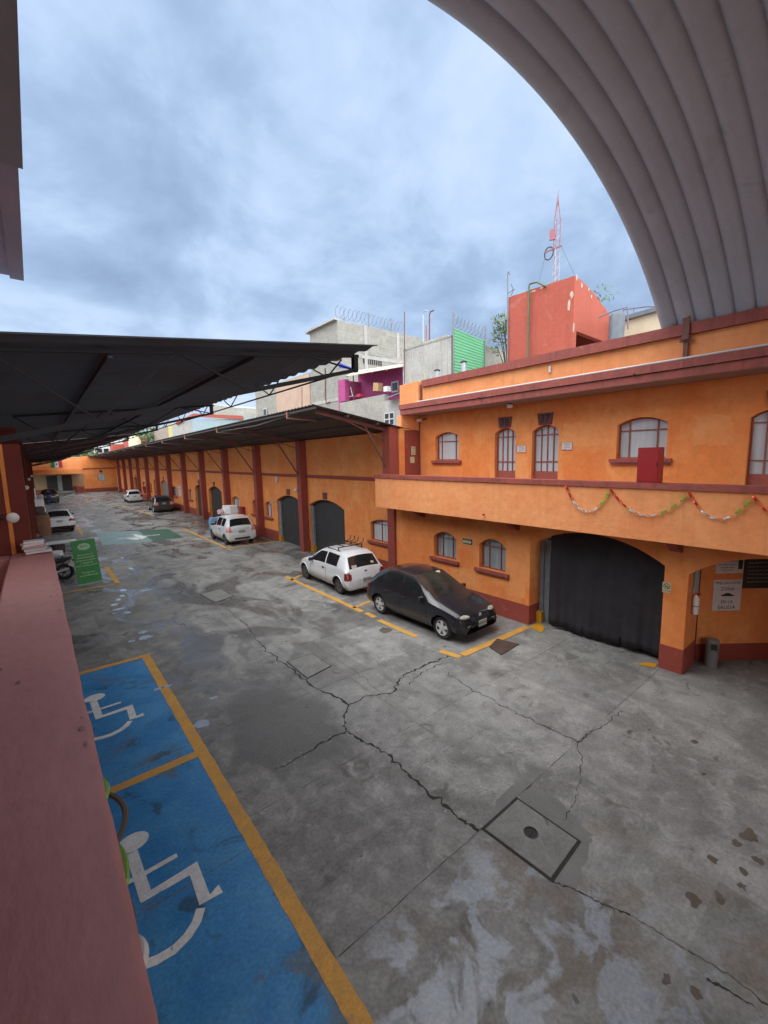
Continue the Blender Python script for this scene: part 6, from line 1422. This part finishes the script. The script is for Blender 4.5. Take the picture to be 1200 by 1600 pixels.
car('white_compact', 'white five door compact, the farthest car parked on the right by the warehouses', (8.66, 57.4, 0), -.04, HATCH, CARW, (-1.18, 1.26), MK, [(-1.38, -1.06), (-.98, -.26), (-.18, .80)], (-1.02, -.22),
    [('tail_light', lambda x, y, z: y < -1.70 and .62 < z < .88 and x > .56, LAMPR), ('head_light', lambda x, y, z: y > 1.6 and .60 < z < .72 and x > .36, LAMPC)], plate=(.70, None), seams=(-.24, .78), rim=RIMD)
SEDAN = [(-2.24, .36, .46, .54, .54, .70, .64), (-2.22, .28, .58, .68, .64, .80, .74), (-2.19, .25, .74, .84, .68, .84, .76), (-2.13, .23, .88, .965, .70, .855, .74), (-1.66, .22, .915, 1.02, .72, .87, .70), (-.98, .21, .93, 1.385, .73, .875, .575), (-.4, .21, .92, 1.455, .73, .88, .59),
         (.28, .21, .90, 1.41, .73, .88, .585), (1.16, .21, .87, 1.0, .73, .875, .72), (1.6, .21, .81, .88, .71, .865, .71), (1.95, .22, .72, .77, .68, .83, .67), (2.15, .24, .60, .66, .62, .76, .61), (2.24, .26, .44, .54, .56, .68, .54), (2.27, .30, .34, .42, .5, .6, .48)]
car('white_sedan', 'white four door sedan seen from behind on the left side of the yard', (.98, 37.75, 0), .0, SEDAN, CARW, (-1.35, 1.32), dict(ws0=8, ws1=7, rw0=4, rw1=5, mirror=.85), [(-1.2, -.95), (-.88, -.08), (0, 1.0)], (-.92, -.04),
    [('tail_light', lambda x, y, z: y < -2.02 and .74 < z < .90 and x > .50, LAMPR), ('head_light', lambda x, y, z: y > 1.9 and .60 < z < .72 and x > .46, LAMPC), ('rear_valance', lambda x, y, z: y < -2.1 and z < .45, BPLAST)], plate=(.78, None), seams=(-.04, .95), tw=.80, wr=.31)
SUV = [(s[0] * 1.1, s[1] + .10, s[2] + .10, s[3] + .20 if s[3] > 1 else s[3] + .10, s[4] * 1.08, s[5] * 1.09, s[6] * 1.14) for s in HATCH]
car('black_suv', 'black sport utility car far off on the left near the end wall', (1.12, 65.0, 0), .0, SUV, CARB, (-1.32, 1.36), MK, [(-1.50, -1.2), (-1.1, -.28), (-.20, .80)], (-1.15, -.24),
    [('tail_light', lambda x, y, z: y < -1.85 and .80 < z < 1.0 and x > .52, LAMPP), ('head_light', lambda x, y, z: y > 1.7 and .68 < z < .82 and x > .36, LAMPC), ('bright_strip', lambda x, y, z: y < -1.9 and .74 < z < .80 and x < .5, RIM)], plate=(.84, None), seams=(-.24, .78), tw=.84, wr=.34)
# parcels on and beside the small white car
def loose_box(name, label, cat, c, w, d, h, rz, mat, crumple=.02):
    m = MB(); n = 5; rnd = random.Random(hash((name, round(c[0] * 10))) & 255); vs = []
    for k in range(n + 1):
        f = k / n; s = 1 + .05 * math.sin(PI * f) - .10 * max(0, f - .8)
        for q in range(12):
            a = 2 * PI * q / 12; ca, sa = math.cos(a), math.sin(a); mxx = max(abs(ca), abs(sa)) ** .85
            x, y = ca / mxx * w / 2 * s + rnd.uniform(-crumple, crumple), sa / mxx * d / 2 * s + rnd.uniform(-crumple, crumple)
            vs.append((c[0] + x * math.cos(rz) - y * math.sin(rz), c[1] + x * math.sin(rz) + y * math.cos(rz), c[2] + h * f + rnd.uniform(-crumple, crumple) * (0 < k)))
    fs = [(i * 12 + q, i * 12 + (q + 1) % 12, (i + 1) * 12 + (q + 1) % 12, (i + 1) * 12 + q) for i in range(n) for q in range(12)] + [tuple(range(12))[::-1], tuple(n * 12 + q for q in range(12))]
    return tag(m.add(vs, fs).build(name, mat, smooth=True), label, cat)
loose_box('parcel', 'large white wrapped parcel on the roof of the small white car', 'parcel', (8.62, 24.75, 1.535), .78, .75, .44, .1, WHITE)
loose_box('parcel', 'small pinkish wrapped parcel left of the large white one on the car roof', 'parcel', (8.10, 24.95, 1.525), .25, .45, .22, .2, M('pink_wrap', (.62, .42, .42)))
loose_box('blue_bundle', 'light blue plastic bundle beyond the bonnet of the small white car', 'bundle', (8.62, 27.5, 0.0), .8, .6, 1.0, .1, M('light_blue_plastic', (.16, .34, .58)))
t = thing('hand_truck', 'white upright hand truck standing behind the small white car by the dark door', 'hand truck', (9.48, 28.6, 0))
MB().tube([(9.35, 28.6, .1), (9.35, 28.6, 1.35), (9.42, 28.6, 1.42), (9.55, 28.6, 1.42), (9.62, 28.6, 1.35), (9.62, 28.6, .1)], .03, 6).build('frame', WHITE, t)
for z in (.5, .85, 1.2): MB().box(9.35, 9.62, 28.58, 28.62, z, z + .12).build('cross_bar', WHITE, t)
for s in (9.30, 9.67): MB().lathe([(.12, -.03), (.12, .03)], (s, 28.65, .12), 12, 'x').build('wheel', TYRE, t)

# ================================================================== banner, motorcycle, people, goods on the left
bn = thing('roll_up_banner', 'green roll up banner with pale writing leaning on the left of the yard', 'banner', (1.25, 19.5, 0))
Bo = Vector((1.255, 19.5, .05)); Bu = Vector((-.055, .10, 1)).normalized(); Br = Vector((1, -.06, .05)).normalized(); Bn = Br.cross(Bu); bw, bh = .76, 1.66
m = MB(); vs = []
for k in range(13):
    f = k / 12; o = Bo + Bu * bh * f + Bn * (.03 * math.sin(PI * f * 1.2))
    for s in (0, -.012):
        for q in (-.5, .5): vs.append(o + Br * bw * q + Bn * s)
fs = []
for k in range(12):
    a = 4 * k; fs += [(a, a + 1, a + 5, a + 4), (a + 2, a + 6, a + 7, a + 3), (a, a + 4, a + 6, a + 2), (a + 1, a + 3, a + 7, a + 5)]
MB().add(vs, fs).build('panel', GRN, bn)
fr = lambda v: Bo + Bu * bh * v + Bn * (.03 * math.sin(PI * v * 1.2) + .006)
o = fr(.845); MB().slab([(.20 * math.cos(a), .13 * math.sin(a)) for a in [2 * PI * i / 28 for i in range(28)]], 0, .004, lambda a, b, c: tuple(o + Br * a + Bu * b + Bn * c)).build('emblem', BANT, bn)
for v, s, sz in ((.85, 'ECO', .10), (.66, 'Bienvenidos al', .085), (.60, 'estacionamiento', .085), (.535, 'conserve su boleto', .082), (.475, 'y respete las', .08), (.415, 'areas verdes y azules', .08), (.25, 'Gracias por', .09), (.185, 'su preferencia', .10)):
    text('lettering', s, sz, GRN if v > .8 else BANT, bn, fr(v) + Bn * (.006 if v > .8 else .002), Br, Bu, .003, bold=.002)
MB().bar(Bo + Br * -.4 + Bu * -.03, Bo + Br * .4 + Bu * -.03, .07, .05).build('base', GALV, bn); MB().tube([Bo - Bn * .05, Bo + Bu * bh - Bn * .03], .012, 6).build('pole', GALV, bn)
mo = thing('motorcycle', 'black motorcycle whose rear wheel shows beside the balcony wall, next to the green banner', 'motorcycle', (-.2, 21.0, 0))
for x in (.55, -.75):
    ty = MB().tube([(x + .27 * math.cos(a), 21.0, .31 + .27 * math.sin(a)) for a in [2 * PI * k / 28 for k in range(28)]], .055, 8, True).build('wheel', TYRE, mo, smooth=True)
    rm = MB().tube([(x + .20 * math.cos(a), 21.0, .31 + .20 * math.sin(a)) for a in [2 * PI * k / 24 for k in range(24)]], .018, 6, True)
    for k in range(6): rm.bar((x, 21, .31), (x + .2 * math.cos(k * PI / 3), 21, .31 + .2 * math.sin(k * PI / 3)), .025)
    rm.lathe([(.05, -.06), (.05, .06)], (x, 21, .31), 10, 'y'); rm.build('rim', RIMD, ty)
MB().tube([(.55, 20.88, .31), (.0, 20.88, .42), (-.1, 20.9, .7)], .03, 6).tube([(.35, 20.9, .75), (-.1, 20.9, .72), (-.5, 21, .85)], .035, 6).build('frame', IRON, mo)
MB().tube([(.82, 21, .86), (.55, 21, .80), (.2, 21, .76), (-.1, 21, .78)], [.05, .10, .12, .11], 8).build('seat', BPLAST, mo, smooth=True)
MB().ball((-.32, 21, .86), .2, 12, 8, (1.2, .7, .7)).build('fuel_tank', CARK, mo, smooth=True)
MB().obox((.86, 21, .72), (.12, 0, .06), (0, .09, 0), (-.01, 0, .02)).build('rear_mudguard', BPLAST, mo); MB().obox((.80, 20.93, .62), (.07, 0, -.05), (0, .03, 0), (.05, 0, .09)).build('side_panel', WHITE, mo)
MB().box(-.35, .05, 20.88, 21.12, .32, .62).build('engine', IRON, mo); MB().tube([(-.1, 20.85, .35), (.4, 20.83, .38), (.7, 20.83, .45)], [.03, .045, .05], 8).build('exhaust', RIM, mo, smooth=True)
MB().tube([(-.75, 21, .31), (-.6, 21, .8), (-.55, 21, 1.0)], .03, 6).build('fork', IRON, mo); MB().tube([(-.45, 20.65, 1.08), (-.55, 20.85, 1.02), (-.55, 21.15, 1.02), (-.45, 21.35, 1.08)], .016, 6).build('handlebar', IRON, mo)
MB().obox((.92, 21, .82), (.02, 0, 0), (0, .07, 0), (0, 0, .03)).build('tail_light', LAMPR, mo)

def skin(name, verts, edges, radii, mat, parent, loc, rz, root=0, lv=2):
    me = bpy.data.meshes.new(name); me.from_pydata([tuple(v) for v in verts], edges, []); o = bpy.data.objects.new(name, me); COL.objects.link(o)
    md = o.modifiers.new('skin', 'SKIN'); md.use_smooth_shade = True
    for i, v in enumerate(me.skin_vertices[0].data): v.radius = (radii[i][0], radii[i][1]) if isinstance(radii[i], tuple) else (radii[i], radii[i]); v.use_root = (i == root)
    sb = o.modifiers.new('sub', 'SUBSURF'); sb.levels = lv; sb.render_levels = lv
    dg = bpy.context.evaluated_depsgraph_get(); ev = bpy.data.meshes.new_from_object(o.evaluated_get(dg)); bpy.data.objects.remove(o)
    ev.name = name; n = bpy.data.objects.new(name, ev); COL.objects.link(n); n.parent = parent; ev.materials.clear(); ev.materials.append(mat)
    for p in ev.polygons: p.use_smooth = True
    return n
def person(label, loc, rz, h=1.68, shirt=SHIRT, trousers=TROUS, arm=0.1):
    t = thing('person', label, 'person', loc, rz); k = h / 1.7
    v = [(0, 0, .95), (0, 0, 1.12), (0, .01, 1.32), (0, .01, 1.46), (0, .02, 1.53), (0, .03, 1.62), (0, .02, 1.70), (.10, 0, .90), (.11, .02, .50), (.11, -.01, .09), (.12, .12, .04), (-.10, 0, .90), (-.11, .02, .50), (-.11, -.01, .09), (-.12, .12, .04),
         (.19, 0, 1.42), (.24, .0, 1.16), (.25, .10 + arm, .95), (.25, .13 + arm, .86), (-.19, 0, 1.42), (-.24, .0, 1.16), (-.25, .10 + arm, .95), (-.25, .13 + arm, .86)]
    e = [(0, 1), (1, 2), (2, 3), (3, 4), (4, 5), (5, 6), (0, 7), (7, 8), (8, 9), (9, 10), (0, 11), (11, 12), (12, 13), (13, 14), (3, 15), (15, 16), (16, 17), (17, 18), (3, 19), (19, 20), (20, 21), (21, 22)]
    r = [(.15, .11), (.13, .10), (.16, .11), (.09, .08), .05, (.075, .09), (.06, .07), .085, .06, .045, .04, .085, .06, .045, .04, .055, .042, .035, .03, .055, .042, .035, .03]
    V2 = [tuple(c * k for c in p) for p in v]
    skin('body', V2, e, [tuple(a * k for a in q) if isinstance(q, tuple) else q * k for q in r], SKIN, t, loc, rz)
    i1 = [0, 1, 2, 3, 15, 16, 19, 20]; mp = {a: i for i, a in enumerate(i1)}
    g = lambda q: tuple((a + .014) * k for a in q) if isinstance(q, tuple) else (q + .014) * k
    skin('shirt', [V2[a] for a in i1], [(mp[a], mp[b]) for a, b in e if a in mp and b in mp], [g(r[a]) for a in i1], shirt, t, loc, rz)
    i1 = [0, 7, 8, 9, 11, 12, 13]; mp = {a: i for i, a in enumerate(i1)}
    skin('trousers', [V2[a] for a in i1], [(mp[a], mp[b]) for a, b in e if a in mp and b in mp], [g(r[a]) for a in i1], trousers, t, loc, rz)
    MB().ball((0, .0, 1.665 * k), .098 * k, 12, 8, (.85, 1, .95)).build('hair', HAIR, t, smooth=True, local=True)
    for s in (-1, 1): MB().obox((s * .115 * k, .05, .035), (.045, 0, 0), (0, .13, 0), (0, 0, .035)).build('shoe', IRON, t, local=True)
    return t
person('person in dark blue clothes standing behind the black sport utility car', (.98, 61.0, 0), .3, 1.72, TROUS, SHIRT)
person('dark haired person in a blue shirt just beyond the near balcony wall', (-.16, 24.2, 0), 2.6, 1.62)
pb0, pb1 = ONY(37, 857, 4.08), ONY(74, 857, 4.08)
tpk = thing('paper_bundle', 'small stack of white papers left on the far end of the near balcony wall', 'papers', ((pb0.x + pb1.x) / 2, 4.08, 3.94))
rk_ = random.Random(9)
for k in range(5):
    an = rk_.uniform(-.25, .25); cxp = (pb0.x + pb1.x) / 2 + rk_.uniform(-.012, .012) + (.02 if k == 0 else -.008); wd = .075 if k == 0 else .060
    MB().obox((cxp, 4.08, 3.944 + .0095 + k * .0192), (wd * math.cos(an), wd * math.sin(an), .002), (-.048 * math.sin(an), .048 * math.cos(an), 0), (0, 0, .008)).build('packet', WHITE if k != 2 else MATS['pink_wrap'], tpk)
# goods stacked on the left
gt = thing('goods_table', 'low grey folding table holding white parcels beyond the end of the near balcony wall', 'table', (.1, 22.6, 0))
MB().box(-.40, .62, 22.2, 22.9, .74, .78).build('top', GALV, gt)
for x in (-.35, .57):
    for y in (22.25, 22.85): MB().box(x - .02, x + .02, y - .02, y + .02, 0, .739).build('leg', IRON, gt)
loose_box('parcel', 'wide white bundle on the table beyond the end of the near balcony wall', 'parcel', (-.08, 22.5, .782), .62, .5, .30, .05, WHITE, .03)
loose_box('parcel', 'flat white packet at the right end of the parcel table', 'parcel', (.40, 22.5, .782), .40, .5, .14, -.1, WHITE, .02)
tag(MB().obox((.62, 27.6, .55), (.75, 0, 0), (0, .25, 0), (0, .0, .05)).build('white_board', WHITE), 'long white board lying across goods left of the yard, behind the blue shirted person', 'board')
loose_box('dark_crate', 'dark crate under the long white board left of the yard', 'crate', (.55, 27.6, 0), .6, .5, .49, 0, IRON, .01)
loose_box('cardboard_box', 'brown cardboard box standing left of the white sedan', 'box', (.05, 35.2, 0), .85, .8, 1.35, .05, CARD)
loose_box('cardboard_box', 'darker brown box stacked on the tall cardboard box by the white sedan', 'box', (-.05, 35.2, 1.36), .6, .6, .5, .2, RUST)
loose_box('white_sack', 'big white sack heaped on a dark trolley left of the white sedan', 'sack', (-.12, 41.5, .8), .9, 1.2, 1.15, .1, WHITE, .07)
t = thing('trolley', 'dark flat trolley under the big white sack on the left', 'trolley', (-.1, 41.5, 0)); MB().box(-.6, .4, 40.8, 42.2, .66, .79).build('deck', IRON, t)
for x in (-.5, .3):
    for y in (41.0, 42.0): MB().lathe([(.30, -.05), (.30, .05)], (x, y, .32), 14, 'x').build('wheel', TYRE, t)
loose_box('grey_crate', 'pale grey crate beside the white sack on the left of the yard', 'crate', (.30, 43.2, 0), .8, .8, .9, 0, GALV)
loose_box('white_cabinet', 'tall white cabinet against the left wall far down the yard', 'cabinet', (-.30, 50, 0), .4, .8, 2.4, 0, WHITE, .01)
loose_box('grey_bale', 'pale bale beside the black sport utility car on the left', 'bale', (.05, 60.5, 0), .8, 1.0, 1.2, 0, CONC2, .05)
